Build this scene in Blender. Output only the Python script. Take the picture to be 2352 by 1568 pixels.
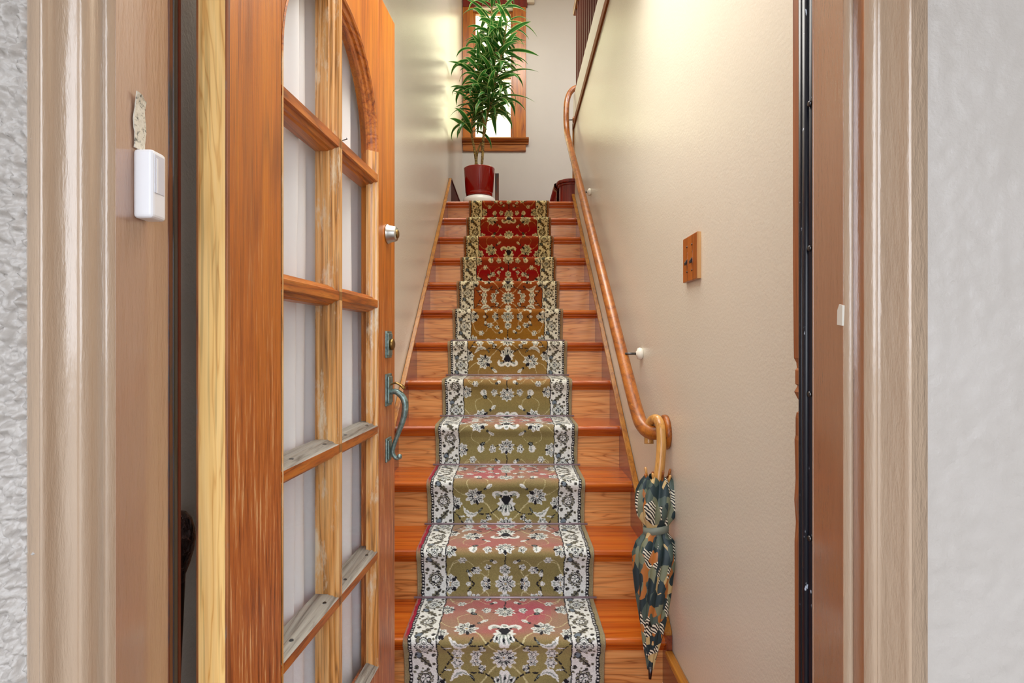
import bpy, bmesh, math, random
import numpy as np
from mathutils import Vector, Matrix, noise

random.seed(7)
RNG = np.random.default_rng(7)
C = bpy.context.scene
for o in list(bpy.data.objects):
    bpy.data.objects.remove(o, do_unlink=True)
PI = math.pi
EYE = 1.2                                   # eye height; h below is measured from the eye


def lin(c):
    return tuple(((v / 255) / 12.92 if v / 255 <= .04045 else ((v / 255 + .055) / 1.055) ** 2.4) for v in c)


# ------------------------------------------------------------------ camera, sky, fill lights, exposure
cam_d = bpy.data.cameras.new('camera')
cam_d.sensor_width = 36
cam_d.lens = 36 * 1310 / 2352
cam_d.clip_start = .05
cam = bpy.data.objects.new('camera', cam_d)
cam.location = (0, 0, EYE)
cam.rotation_euler = (PI / 2, 0, 0)
C.collection.objects.link(cam)
C.camera = cam

world = bpy.data.worlds.new('sky')
C.world = world
world.use_nodes = True
bg = world.node_tree.nodes['Background']
bg.inputs[0].default_value = (*lin((240, 246, 255)), 1)
bg.inputs[1].default_value = 4.2

C.view_settings.view_transform = 'Standard'
C.view_settings.look = 'None'
C.view_settings.gamma = 1
C.view_settings.use_curve_mapping = False
C.view_settings.exposure = 0.0


def area(name, loc, rot, sx, sy, power, col):
    l = bpy.data.lights.new(name, 'AREA')
    l.shape = 'RECTANGLE'
    l.size, l.size_y = sx, sy
    l.energy = power
    l.color = col
    o = bpy.data.objects.new(name, l)
    o.location = loc
    o.rotation_euler = rot
    C.collection.objects.link(o)
    return o


area('entry_fill_light', (0, 1.56, EYE + 1.58), (0, 0, 0), .95, 1.25, 29, lin((255, 252, 246)))  # unseen fill light added to brighten the entry
area('stairwell_fill_light', (.0, 4.2, EYE + 4.2), (0, 0, 0), .9, .9, 62, lin((255, 250, 236)))  # added fill over the stairs, no visible fixture
area('upper_hall_fill_light', (1.7, 4.2, EYE + 4.2), (0, 0, 0), .9, .9, 50, lin((240, 246, 255)))  # extra unseen fill for the upper floor

# ------------------------------------------------------------------ helpers: objects


def coll(o):
    C.collection.objects.link(o)
    return o


def empty(name, loc=(0, 0, 0)):
    o = bpy.data.objects.new(name, None)
    o.location = loc
    o.empty_display_size = .05
    return coll(o)


def tag(o, label=None, cat=None, group=None, kind=None):
    if label:
        o['label'] = label
    if cat:
        o['category'] = cat
    if group:
        o['group'] = group
    if kind:
        o['kind'] = kind
    return o


def W(o):
    v = Vector(o.location)
    while o.parent:
        o = o.parent
        v += Vector(o.location)
    return v


def obj(name, bm, mat, parent=None, smooth=False, bevel=0, seg=2, angle=40):
    """bm (world coordinates, z already absolute) -> one mesh object, child of parent."""
    if parent is not None:
        bmesh.ops.translate(bm, verts=bm.verts, vec=-W(parent))
    bmesh.ops.recalc_face_normals(bm, faces=bm.faces)
    me = bpy.data.meshes.new(name)
    bm.to_mesh(me)
    bm.free()
    for m in (mat if isinstance(mat, (list, tuple)) else [mat]):
        me.materials.append(m)
    if smooth:
        me.polygons.foreach_set('use_smooth', [True] * len(me.polygons))
    o = bpy.data.objects.new(name, me)
    o.parent = parent
    coll(o)
    if bevel:
        b = o.modifiers.new('b', 'BEVEL')
        b.width = bevel
        b.segments = seg
        b.limit_method = 'ANGLE'
        b.angle_limit = math.radians(angle)
    return o


def new():
    return bmesh.new()


def Pt(x, y, h):
    return Vector((x, y, h + EYE))


def box(bm, x0, x1, y0, y1, h0, h1, mi=0):
    vs = [bm.verts.new(Pt(x, y, h)) for x in (x0, x1) for y in (y0, y1) for h in (h0, h1)]
    fs = []
    for f in ((0, 1, 3, 2), (4, 6, 7, 5), (0, 4, 5, 1), (2, 3, 7, 6), (0, 2, 6, 4), (1, 5, 7, 3)):
        fc = bm.faces.new([vs[i] for i in f])
        fc.material_index = mi
        fs.append(fc)
    return fs


def prism(bm, pts, axis, a, b, mi=0):
    """polygon pts extruded along axis from a to b. axis x: pts=(y,h); y: pts=(x,h); z: pts=(x,y)"""
    def mk(p, q):
        if axis == 'x':
            return Pt(q, p[0], p[1])
        if axis == 'y':
            return Pt(p[0], q, p[1])
        return Pt(p[0], p[1], q)
    A = [bm.verts.new(mk(p, a)) for p in pts]
    Bv = [bm.verts.new(mk(p, b)) for p in pts]
    fs = [bm.faces.new(A), bm.faces.new(Bv[::-1])]
    n = len(pts)
    for i in range(n):
        fs.append(bm.faces.new([A[i], A[(i + 1) % n], Bv[(i + 1) % n], Bv[i]]))
    for f in fs:
        f.material_index = mi
    return fs


def catmull(pts, n=8):
    P = [Vector(p) for p in pts]
    P = [2 * P[0] - P[1]] + P + [2 * P[-1] - P[-2]]
    out = []
    for i in range(1, len(P) - 2):
        for k in range(n):
            t = k / n
            a, b, c, d = P[i - 1], P[i], P[i + 1], P[i + 2]
            out.append(.5 * ((2 * b) + (c - a) * t + (2 * a - 5 * b + 4 * c - d) * t * t + (3 * b - a - 3 * c + d) * t ** 3))
    out.append(P[-2])
    return out


def tube(bm, pts, rad, n=12, cap=True, squash=None):
    """pts in world coordinates, rad number or list"""
    P = [Vector(p) for p in pts]
    R = rad if isinstance(rad, (list, tuple)) else [rad] * len(P)
    rings = []
    ref = None
    for i, p in enumerate(P):
        t = (P[min(i + 1, len(P) - 1)] - P[max(i - 1, 0)]).normalized()
        if ref is None:
            ref = Vector((0, 0, 1)) if abs(t.z) < .8 else Vector((1, 0, 0))
        a = (ref - ref.dot(t) * t).normalized()
        ref = a
        b = t.cross(a)
        rings.append([bm.verts.new(p + R[i] * (math.cos(2 * PI * k / n) * a * (squash or 1) + math.sin(2 * PI * k / n) * b)) for k in range(n)])
    for r0, r1 in zip(rings, rings[1:]):
        for k in range(n):
            bm.faces.new([r0[k], r0[(k + 1) % n], r1[(k + 1) % n], r1[k]])
    if cap:
        bm.faces.new(rings[0][::-1])
        bm.faces.new(rings[-1])


def lathe(bm, prof, origin, axis=Vector((0, 0, 1)), n=32):
    """prof: (radius, distance along axis)"""
    axis = Vector(axis).normalized()
    ref = Vector((1, 0, 0)) if abs(axis.x) < .8 else Vector((0, 1, 0))
    a = (ref - ref.dot(axis) * axis).normalized()
    b = axis.cross(a)
    rings = []
    for r, d in prof:
        if r < 1e-6:
            rings.append([bm.verts.new(origin + axis * d)])
        else:
            rings.append([bm.verts.new(origin + axis * d + r * (math.cos(2 * PI * k / n) * a + math.sin(2 * PI * k / n) * b)) for k in range(n)])
    for r0, r1 in zip(rings, rings[1:]):
        if len(r0) == 1 and len(r1) == 1:
            continue
        for k in range(n):
            if len(r0) == 1:
                bm.faces.new([r0[0], r1[(k + 1) % n], r1[k]])
            elif len(r1) == 1:
                bm.faces.new([r0[k], r0[(k + 1) % n], r1[0]])
            else:
                bm.faces.new([r0[k], r0[(k + 1) % n], r1[(k + 1) % n], r1[k]])


# ------------------------------------------------------------------ helpers: materials
class NT:
    def __init__(s, name):
        s.m = bpy.data.materials.new(name)
        s.m.use_nodes = True
        s.t = s.m.node_tree
        s.b = s.t.nodes['Principled BSDF']
        s.out = s.t.nodes['Material Output']

    def n(s, kind, **kw):
        nd = s.t.nodes.new(kind)
        for k, v in kw.items():
            if k in nd.inputs:
                nd.inputs[k].default_value = v
            else:
                setattr(nd, k, v)
        return nd

    def l(s, a, b):
        s.t.links.new(a, b)

    def coord(s, scale=(1, 1, 1), rnd=True, rot=(0, 0, 0)):
        tc = s.n('ShaderNodeTexCoord')
        mp = s.n('ShaderNodeMapping')
        mp.inputs['Scale'].default_value = scale
        mp.inputs['Rotation'].default_value = rot
        if rnd:
            oi = s.n('ShaderNodeObjectInfo')
            ml = s.n('ShaderNodeVectorMath', operation='SCALE')
            cv = s.n('ShaderNodeCombineXYZ')
            for i in range(3):
                s.l(oi.outputs['Random'], cv.inputs[i])
            s.l(cv.outputs[0], ml.inputs[0])
            ml.inputs['Scale'].default_value = 17.3
            ad = s.n('ShaderNodeVectorMath', operation='ADD')
            s.l(tc.outputs['Object'], ad.inputs[0])
            s.l(ml.outputs[0], ad.inputs[1])
            s.l(ad.outputs[0], mp.inputs['Vector'])
        else:
            s.l(tc.outputs['Object'], mp.inputs['Vector'])
        return mp.outputs[0]

    def noise(s, vec, scale, detail=4, rough=.55, dist=0):
        nd = s.n('ShaderNodeTexNoise')
        nd.inputs['Scale'].default_value = scale
        nd.inputs['Detail'].default_value = detail
        nd.inputs['Roughness'].default_value = rough
        nd.inputs['Distortion'].default_value = dist
        s.l(vec, nd.inputs['Vector'])
        return nd.outputs['Fac']

    def ramp(s, fac, stops):
        r = s.n('ShaderNodeValToRGB')
        e = r.color_ramp.elements
        while len(e) < len(stops):
            e.new(.5)
        for el, (p, c) in zip(e, stops):
            el.position = p
            el.color = (*c, 1)
        s.l(fac, r.inputs[0])
        return r.outputs[0]

    def mix(s, fac, a, b, mode='MIX'):
        m = s.n('ShaderNodeMix', data_type='RGBA', blend_type=mode)
        for sock, v in ((m.inputs[0], fac), (m.inputs[6], a), (m.inputs[7], b)):
            if hasattr(v, 'is_output'):
                s.l(v, sock)
            elif isinstance(v, (int, float)):
                sock.default_value = v
            else:
                sock.default_value = (*v, 1)
        return m.outputs[2]

    def math(s, op, a, b=0):
        m = s.n('ShaderNodeMath', operation=op)
        for i, v in enumerate((a, b)):
            if hasattr(v, 'is_output'):
                s.l(v, m.inputs[i])
            else:
                m.inputs[i].default_value = v
        return m.outputs[0]

    def bump(s, h, strength, dist=.002):
        b = s.n('ShaderNodeBump')
        b.inputs['Strength'].default_value = strength
        b.inputs['Distance'].default_value = dist
        s.l(h, b.inputs['Height'])
        s.l(b.outputs[0], s.b.inputs['Normal'])

    def base(s, c):
        if hasattr(c, 'is_output'):
            s.l(c, s.b.inputs['Base Color'])
        else:
            s.b.inputs['Base Color'].default_value = (*c, 1)

    def set(s, **kw):
        for k, v in kw.items():
            s.b.inputs[k].default_value = v


def plain(name, col, rough=.5, metal=0, spec=.5, coat=0):
    t = NT(name)
    t.base(lin(col))
    t.set(Roughness=rough, Metallic=metal)
    t.b.inputs['Specular IOR Level'].default_value = spec
    t.b.inputs['Coat Weight'].default_value = coat
    return t.m


def wood(name, light, mid, dark, grain='z', rough=.35, ring=1.0, fine=1.0, wear=None, coat=0.0, ringscale=9.0, bump=.25, wearlevel=.55, stretch=.06):
    """grain axis along which the figure is stretched"""
    t = NT(name)
    st = {'x': (stretch, 1, 1), 'y': (1, stretch, 1), 'z': (1, 1, stretch)}[grain]
    st2 = {'x': (.025, 1, 1), 'y': (1, .025, 1), 'z': (1, 1, .025)}[grain]
    v = t.coord(st)
    v2 = t.coord(st2)
    big = t.noise(v, ringscale, 3, .5, .4)
    rings = t.math('FRACT', t.math('MULTIPLY', big, 11.0 * ring))
    tri = t.math('ABSOLUTE', t.math('SUBTRACT', rings, .5))            # 0..0.5
    c = t.ramp(tri, [(0.0, lin(dark)), (.11, lin(mid)), (.5, lin(light))])
    streak = t.noise(v2, 70 * fine, 5, .65)
    c2 = t.ramp(streak, [(.3, lin(dark)), (.5, lin(mid)), (.72, lin(light))])
    c = t.mix(.5, c, c2)
    pores = t.noise(v2, 260 * fine, 2, .5)
    pm = t.ramp(pores, [(.34, (.45, .45, .45)), (.46, (1, 1, 1))])
    c = t.mix(.5, c, pm, 'MULTIPLY')
    if wear:
        wn = t.noise(t.coord({'x': (.25, 1, 1), 'y': (1, .25, 1), 'z': (1, 1, .25)}[grain]), 22, 6, .7)
        wf = t.ramp(wn, [(wearlevel, (0, 0, 0)), (wearlevel + .12, (1, 1, 1))])
        c = t.mix(wf, c, lin(wear))
    t.base(c)
    t.set(Roughness=rough)
    t.b.inputs['Coat Weight'].default_value = coat
    t.b.inputs['Coat Roughness'].default_value = .15
    t.bump(pores, bump, .0008)
    return t.m


def paint(name, col, col2, rough=.4, bscale=220, bstr=.25, bdist=.001, blot=1.2, fine=None, spec=.5):
    t = NT(name)
    v = t.coord((1, 1, 1), rnd=False)
    nn = t.noise(v, blot, 4, .6)
    t.base(t.mix(nn, lin(col), lin(col2)))
    t.set(Roughness=rough)
    t.b.inputs['Specular IOR Level'].default_value = spec
    t.bump(t.noise(v, bscale, 3, .6), bstr, bdist)
    return t.m


M = {}
M['wall'] = paint('cream_wall_paint', (224, 218, 204), (214, 207, 192), .23, 135, .6, .0016, spec=.8)
M['wall_back'] = paint('landing_wall_paint', (206, 203, 196), (194, 189, 180), .42, 150, .35, .0012)
M['white'] = paint('white_paint', (225, 222, 212), (215, 210, 200), .45, 120, .2)
M['ceiling'] = plain('ceiling_paint', (230, 226, 218), .8)
M['stucco'] = paint('stucco_paint', (200, 194, 189), (186, 179, 172), .34, 140, .5, .002, 9)
M['casing'] = None


def casing_paint(name, a, b, chips=(235, 230, 222)):
    t = NT(name)
    v = t.coord((1, 1, .12), rnd=False)
    n1 = t.noise(v, 30, 4, .6)
    c = t.mix(n1, lin(a), lin(b))
    ch = t.noise(t.coord((1, 1, .6), rnd=False), 70, 6, .75)
    c = t.mix(t.ramp(ch, [(.73, (0, 0, 0)), (.76, (1, 1, 1))]), c, lin(chips))
    t.base(c)
    t.set(Roughness=.17)
    t.b.inputs['Specular IOR Level'].default_value = .8
    t.b.inputs['Coat Weight'].default_value = 1.0
    t.b.inputs['Coat Roughness'].default_value = .1
    hv = t.noise(t.coord((1, 1, .16), rnd=False), 120, 4, .65)
    t.bump(hv, .75, .0022)
    return t.m


M['casing'] = casing_paint('beige_gloss_trim_paint', (196, 170, 144), (178, 151, 126))
M['jamb'] = casing_paint('brown_gloss_jamb_paint', (166, 114, 80), (150, 98, 66))
M['jamb_pale'] = casing_paint('pale_brown_jamb_paint', (184, 148, 126), (172, 134, 110))
M['jamb_dark'] = wood('worn_dark_jamb', (128, 70, 38), (92, 44, 24), (36, 24, 22), 'z', .35, wear=(52, 48, 52), wearlevel=.5)
M['dark_strip'] = wood('weathered_dark_strip', (74, 70, 74), (46, 40, 42), (18, 14, 14), 'z', .3, wear=(120, 72, 40), wearlevel=.6)
M['jamb_red'] = plain('maroon_edge_paint', (88, 18, 10), .3)
M['bare'] = wood('chipped_bare_wood', (178, 112, 62), (140, 72, 32), (70, 34, 20), 'z', .6, wear=(110, 120, 112), wearlevel=.62)

M['door'] = wood('door_oak_varnish', (216, 136, 22), (192, 104, 6), (126, 62, 4), 'z', .34, ring=.3, fine=1.5, coat=.1, bump=.4)
nt = M['door'].node_tree
bs = nt.nodes['Principled BSDF']
oldc = bs.inputs['Base Color'].links[0].from_socket
t = NT.__new__(NT)
t.m, t.t, t.b, t.out = M['door'], nt, bs, nt.nodes['Material Output']
tcw = t.n('ShaderNodeTexCoord')
sx = t.n('ShaderNodeSeparateXYZ')
t.l(tcw.outputs['Object'], sx.inputs[0])
zf = t.n('ShaderNodeMapRange')
zf.inputs['From Min'].default_value, zf.inputs['From Max'].default_value = 1.55, .85
t.l(sx.outputs['Z'], zf.inputs['Value'])
fl = t.noise(t.coord((1, 1, .05)), 150, 4, .7)
worn = t.ramp(fl, [(.34, lin((124, 62, 26))), (.48, lin((184, 100, 44))), (.58, lin((198, 116, 54))), (.68, lin((238, 192, 136)))])
t.base(t.mix(zf.outputs[0], oldc, worn))
M['door_rail'] = wood('door_muntin_oak', (206, 130, 50), (178, 94, 28), (92, 44, 16), 'y', .35, ring=1.2, fine=1.2)
M['door_mullion'] = wood('door_mullion_worn_oak', (240, 198, 138), (216, 152, 80), (84, 46, 22), 'z', .22, ring=1.6, fine=1.6, coat=.4, bump=.5, wear=(224, 206, 176), wearlevel=.56)
M['door_grey'] = wood('weathered_muntin_top', (178, 176, 168), (146, 140, 132), (84, 70, 60), 'y', .6, wear=(110, 92, 74), wearlevel=.6)
M['door_edge'] = wood('door_edge_pale_wood', (252, 214, 146), (248, 202, 126), (204, 136, 60), 'z', .45, ring=.5, fine=.6, ringscale=26, bump=.15, stretch=.075)
M['door_corner'] = wood('door_edge_worn_corner', (190, 126, 70), (150, 84, 40), (70, 42, 34), 'z', .5, wear=(96, 122, 126), wearlevel=.6)

M['tread'] = wood('tread_varnished_fir', (204, 112, 34), (186, 84, 18), (138, 50, 8), 'x', .2, ring=.5, fine=.8, coat=.3, bump=.08)
M['riser'] = wood('riser_varnished_fir', (236, 176, 112), (220, 146, 78), (140, 68, 26), 'x', .3, ring=1.2, fine=.7, coat=.6, ringscale=9, bump=.25, stretch=.11)
M['red_matte'] = plain('dull_red_varnish', (92, 22, 14), .6, spec=.15)
M['skirt'] = wood('skirt_board_varnish', (150, 76, 44), (126, 56, 32), (80, 30, 18), 'y', .22, ring=.6, coat=.3, bump=.1)
M['cap'] = wood('skirt_cap_varnish', (190, 128, 42), (162, 98, 22), (104, 58, 12), 'y', .3, ring=.4, coat=.2)
M['red_wood'] = wood('dark_red_varnish', (140, 34, 14), (112, 20, 10), (70, 10, 6), 'z', .25, ring=.6, coat=.35, bump=.05)
M['win_wood'] = wood('window_orange_varnish', (204, 126, 26), (180, 96, 12), (120, 56, 6), 'z', .3, ring=.7, coat=.2)
M['win_sill'] = wood('window_sill_varnish', (188, 116, 36), (160, 86, 20), (96, 46, 10), 'x', .3, ring=.8, coat=.2)
M['rail'] = wood('handrail_varnish', (186, 112, 34), (158, 84, 18), (92, 44, 10), 'y', .36, ring=.5, coat=.12, wear=(200, 132, 56), wearlevel=.62, bump=.15)
M['balu'] = plain('dark_baluster_varnish', (88, 46, 36), .3)
M['bamboo'] = wood('pale_malacca_cane', (222, 170, 96), (204, 146, 72), (150, 92, 38), 'z', .28, ring=.4, coat=.3, bump=.05)
M['floor'] = wood('hall_floor_oak', (184, 104, 50), (160, 80, 32), (110, 50, 18), 'y', .3)
M['concrete'] = paint('porch_concrete', (150, 146, 140), (130, 126, 120), .8, 60, .4)
M['porcelain'] = plain('white_porcelain', (236, 232, 220), .2)
M['steel'] = plain('dark_steel', (90, 90, 92), .35, 1)
M['chrome'] = plain('dull_nickel', (196, 196, 190), .3, 1)
M['plastic'] = plain('white_plastic', (240, 240, 244), .35)
M['plastic_grey'] = plain('pale_grey_plastic', (214, 214, 224), .35)
M['rubber'] = None
t = NT('black_rubber_with_paint_specks')
v = t.coord((1, 1, .35), rnd=False)
sp = t.noise(v, 120, 3, .6)
t.base(t.mix(t.ramp(sp, [(.68, (0, 0, 0)), (.71, (1, 1, 1))]), lin((22, 24, 34)), lin((190, 200, 215))))
t.set(Roughness=.28)
M['rubber'] = t.m
t = NT('verdigris_pewter')
v = t.coord((1, 1, 1))
n1 = t.noise(v, 60, 5, .65)
t.base(t.ramp(n1, [(.3, lin((70, 82, 78))), (.55, lin((132, 156, 154))), (.8, lin((186, 204, 202)))]))
t.set(Metallic=.7, Roughness=.38)
t.bump(n1, .2, .001)
M['pewter'] = t.m
M['brass'] = plain('aged_brass', (140, 112, 66), .35, 1)
t = NT('cane_knob_bronze')
v = t.coord((1, 1, .5))
n1 = t.noise(v, 110, 4, .7, 1.5)
t.base(t.ramp(n1, [(.35, lin((22, 16, 16))), (.6, lin((70, 46, 38))), (.75, lin((150, 100, 78)))]))
t.set(Metallic=.6, Roughness=.25)
t.bump(n1, .9, .004)
M['knob'] = t.m
t = NT('dirty_foam_tape')
n1 = t.noise(t.coord((1, 1, 1)), 120, 5, .7)
t.base(t.ramp(n1, [(.38, lin((110, 108, 98))), (.46, lin((220, 214, 198))), (.7, lin((240, 236, 224)))]))
t.set(Roughness=.8)
t.bump(n1, .6, .002)
M['tape'] = t.m


def glass(name, tint=(1, 1, 1), refl=.35, rough=.02):
    t = NT(name)
    tr = t.n('ShaderNodeBsdfTransparent')
    tr.inputs[0].default_value = (*tint, 1)
    gl = t.n('ShaderNodeBsdfGlossy')
    gl.inputs['Roughness'].default_value = rough
    fr = t.n('ShaderNodeFresnel')
    fr.inputs[0].default_value = 1.45
    mx = t.n('ShaderNodeMixShader')
    ge = t.n('ShaderNodeNewGeometry')
    front = t.math('SUBTRACT', 1.0, ge.outputs['Backfacing'])
    t.l(t.math('MULTIPLY', t.math('MULTIPLY', fr.outputs[0], front), refl), mx.inputs[0])
    t.l(tr.outputs[0], mx.inputs[1])
    t.l(gl.outputs[0], mx.inputs[2])
    t.l(mx.outputs[0], t.out.inputs['Surface'])
    return t.m


M['glass'] = glass('clear_glass')
M['glass_win'] = glass('window_glass', (1.0, .96, .72))
t = NT('sheer_white_curtain')
t.base(lin((244, 247, 252)))
t.set(Roughness=.85)
trl = t.n('ShaderNodeBsdfTranslucent')
trl.inputs[0].default_value = (*lin((230, 232, 236)), 1)
mx = t.n('ShaderNodeMixShader')
mx.inputs[0].default_value = .08
t.l(t.b.outputs[0], mx.inputs[1])
t.l(trl.outputs[0], mx.inputs[2])
t.l(mx.outputs[0], t.out.inputs['Surface'])
t.bump(t.noise(t.coord((1, 1, 1)), 500, 2), .1, .0005)
M['curtain'] = t.m

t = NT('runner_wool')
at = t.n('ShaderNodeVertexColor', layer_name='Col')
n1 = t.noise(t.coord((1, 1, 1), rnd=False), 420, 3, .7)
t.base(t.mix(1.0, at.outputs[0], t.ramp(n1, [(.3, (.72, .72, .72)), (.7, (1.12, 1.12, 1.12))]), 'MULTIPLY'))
t.set(Roughness=.9)
t.b.inputs['Sheen Weight'].default_value = .15
t.b.inputs['Sheen Roughness'].default_value = .4
t.b.inputs['Specular IOR Level'].default_value = .15
t.bump(n1, .6, .002)
M['runner'] = t.m

t = NT('striped_leaf')
at = t.n('ShaderNodeVertexColor', layer_name='Col')
oi = t.n('ShaderNodeObjectInfo')
c = t.mix(oi.outputs['Random'], (.62, .8, .7), (1.25, 1.2, .9))
t.base(t.mix(1.0, at.outputs[0], c, 'MULTIPLY'))
t.set(Roughness=.32)
trl = t.n('ShaderNodeBsdfTranslucent')
t.l(at.outputs[0], trl.inputs[0])
mx = t.n('ShaderNodeMixShader')
mx.inputs[0].default_value = .36
t.l(t.b.outputs[0], mx.inputs[1])
t.l(trl.outputs[0], mx.inputs[2])
t.l(mx.outputs[0], t.out.inputs['Surface'])
M['leaf'] = t.m
t = NT('dracaena_stem')
n1 = t.noise(t.coord((1, 1, 3)), 45, 3, .6)
t.base(t.ramp(n1, [(.38, lin((70, 56, 28))), (.5, lin((150, 122, 66))), (.62, lin((188, 164, 96)))]))
t.set(Roughness=.7)
t.bump(n1, .6, .004)
M['stem'] = t.m
M['pot'] = plain('glossy_red_glaze', (150, 16, 8), .12, coat=.4)
M['saucer'] = plain('white_saucer_glaze', (222, 220, 216), .35)
M['soil'] = paint('potting_soil', (60, 44, 32), (40, 28, 20), .95, 80, .8)
M['rod'] = plain('stair_rod_metal', (176, 160, 172), .5, .5)
M['ledge_brown'] = plain('dark_brown_ledge_varnish', (122, 64, 18), .55, spec=.2)
M['black'] = plain('black_toggle', (30, 20, 16), .35)
M['switch_wood'] = wood('switch_plate_oak', (188, 108, 34), (164, 86, 20), (118, 56, 12), 'z', .3, ring=.5, coat=.2)
M['switch_edge'] = wood('switch_plate_pale_edge', (222, 176, 120), (200, 146, 90), (150, 96, 52), 'z', .5)
M['chime'] = plain('beige_box_plastic', (212, 202, 180), .5)

# umbrella cloth: patchwork of teal, olive and tan with zebra bands
t = NT('patchwork_umbrella_cloth')
v = t.coord((1, 1, .55), rnd=False)
vo = t.n('ShaderNodeTexVoronoi')
vo.inputs['Scale'].default_value = 46
vo.inputs['Randomness'].default_value = 1
dn = t.n('ShaderNodeTexNoise')
dn.inputs['Scale'].default_value = 14
t.l(v, dn.inputs['Vector'])
adv = t.n('ShaderNodeVectorMath', operation='MULTIPLY_ADD')
t.l(dn.outputs['Color'], adv.inputs[0])
adv.inputs[1].default_value = (.06, .06, .06)
t.l(v, adv.inputs[2])
t.l(adv.outputs[0], vo.inputs['Vector'])
sep = t.n('ShaderNodeSeparateColor')
t.l(vo.outputs['Color'], sep.inputs[0])
rp = t.n('ShaderNodeValToRGB')
rp.color_ramp.interpolation = 'CONSTANT'
cols = [(0, (26, 48, 54)), (.30, (118, 124, 98)), (.44, (176, 108, 48)), (.58, (72, 88, 80)), (.74, (0, 0, 0)), (.93, (196, 170, 118))]
e = rp.color_ramp.elements
while len(e) < len(cols):
    e.new(.5)
for el, (p, cc) in zip(e, cols):
    el.position = p
    el.color = (*lin(cc), 1)
t.l(sep.outputs[0], rp.inputs[0])
wv = t.n('ShaderNodeTexWave')
wv.inputs['Scale'].default_value = 52
wv.inputs['Distortion'].default_value = 4
wv.inputs['Detail'].default_value = 2
wv.bands_direction = 'DIAGONAL'
tc0 = t.coord((1, 1, 1), rnd=False)
t.l(tc0, wv.inputs['Vector'])
zeb = t.ramp(wv.outputs['Fac'], [(.46, lin((20, 22, 24))), (.52, lin((222, 216, 196)))])
isz = t.math('MULTIPLY', t.math('GREATER_THAN', sep.outputs[0], .74), t.math('LESS_THAN', sep.outputs[0], .93))
t.base(t.mix(isz, rp.outputs[0], zeb))
t.set(Roughness=.45)
M['umbrella'] = t.m
M['umb_strap'] = plain('grey_green_strap', (128, 136, 124), .5)
M['umb_shaft'] = plain('red_brown_shaft', (110, 40, 20), .25)

# ------------------------------------------------------------------ dimensions
T, R, D0, H0 = .265, .1989, 1.92, -1.0
FLOOR = H0 - R
N = 11                                      # nosing index of the landing
XL, XR = -.545, .515                        # faces of the skirt boards
WL, WR = -.565, .535                        # wall faces
YB = 6.5                                    # back wall
HC = 4.3                                    # upper ceiling
Dk = lambda k: D0 + k * T
Hk = lambda k: H0 + k * R
HL = Hk(N)

# ------------------------------------------------------------------ structure: shell
def struct(name, bm, mat, parent=None, **kw):
    o = obj(name, bm, mat, parent, **kw)
    if parent is None:
        o['kind'] = 'structure'
    return o


bm = new(); box(bm, WL - .15, WL, .86, YB, FLOOR, HC)
struct('wall_left', bm, M['wall'])
LEDGE = 1.87
bm = new()
box(bm, WR, WR + .12, .882, 4.94, FLOOR, LEDGE + .05)
struct('wall_right', bm, M['wall'])
# back wall with window opening
wx0, wx1, wh0, wh1 = -.455, .02, 2.29, 3.80
bm = new()
box(bm, WL - .15, wx0, YB, YB + .15, HL - .2, HC)
box(bm, wx1, 3.2, YB, YB + .15, HL - .2, HC)
box(bm, wx0, wx1, YB, YB + .15, HL - .2, wh0)
box(bm, wx0, wx1, YB, YB + .15, wh1, HC)
struct('wall_back', bm, M['wall_back'])
bm = new()
box(bm, WL - .15, 3.2, 2.25, YB + .15, HC, HC + .1)
box(bm, WL - .15, WR + .12, .86, 2.25, 1.62, 1.75)
struct('ceiling', bm, M['ceiling'])
bm = new()
box(bm, WL, WR, .70, D0 + .03, FLOOR - .06, FLOOR)
struct('floor', bm, M['floor'])
bm = new()
box(bm, 3.1, 3.2, 2.25, YB, 1.6, HC)
box(bm, WL - .15, 3.2, 2.2, 2.3, 1.75, HC)
struct('wall_upper', bm, M['wall_back'])
bm = new()
box(bm, WR + .125, 3.2, 2.3, 4.94, LEDGE - .12, LEDGE)            # upper hall floor slab
box(bm, .9, 3.2, 4.94, YB, HL - .2, Hk(13))
struct('floor_upper', bm, M['floor'])
bm = new(); box(bm, -3, 3, -2.5, .7, FLOOR - .16, FLOOR - .06)
struct('floor_porch', bm, M['concrete'])
bm = new(); box(bm, -1.75, 1.75, -1.7, .66, 1.6, 1.75)  # unseen roof slab added to cut daylight on the front wall
struct('light_block_top', bm, M['white'])
bm = new()
box(bm, -1.75, -1.6, -1.7, .68, FLOOR - .06, 1.75)  # unseen side wall added to hold back sky light
struct('light_block_left', bm, M['stucco'])
bm = new()
box(bm, 1.6, 1.75, -1.7, .70, FLOOR - .06, 1.75)  # matching unseen wall, added to dim the exterior from the right
struct('light_block_right', bm, M['stucco'])
bm = new(); box(bm, -40, 40, -60, -2.5, FLOOR - .5, FLOOR - .4)
struct('ground', bm, M['concrete'])

# front wall: rough stucco either side of the doorway
def stucco_grid(bm, x0, x1, yface, h0, h1, step, amp, freq, seed):
    nx = int((x1 - x0) / step) + 1
    nh = int((h1 - h0) / step) + 1
    g = []
    for i in range(nx + 1):
        row = []
        for j in range(nh + 1):
            x = x0 + (x1 - x0) * i / nx
            h = h0 + (h1 - h0) * j / nh
            q = Vector((x * freq, h * freq, seed))
            d = amp * (noise.noise(q) + .6 * noise.noise(q * 2.3) + .3 * abs(noise.noise(q * 5)))
            row.append(bm.verts.new(Pt(x, yface - d, h)))
        g.append(row)
    for i in range(nx):
        for j in range(nh):
            bm.faces.new([g[i][j], g[i + 1][j], g[i + 1][j + 1], g[i][j + 1]])


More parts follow.
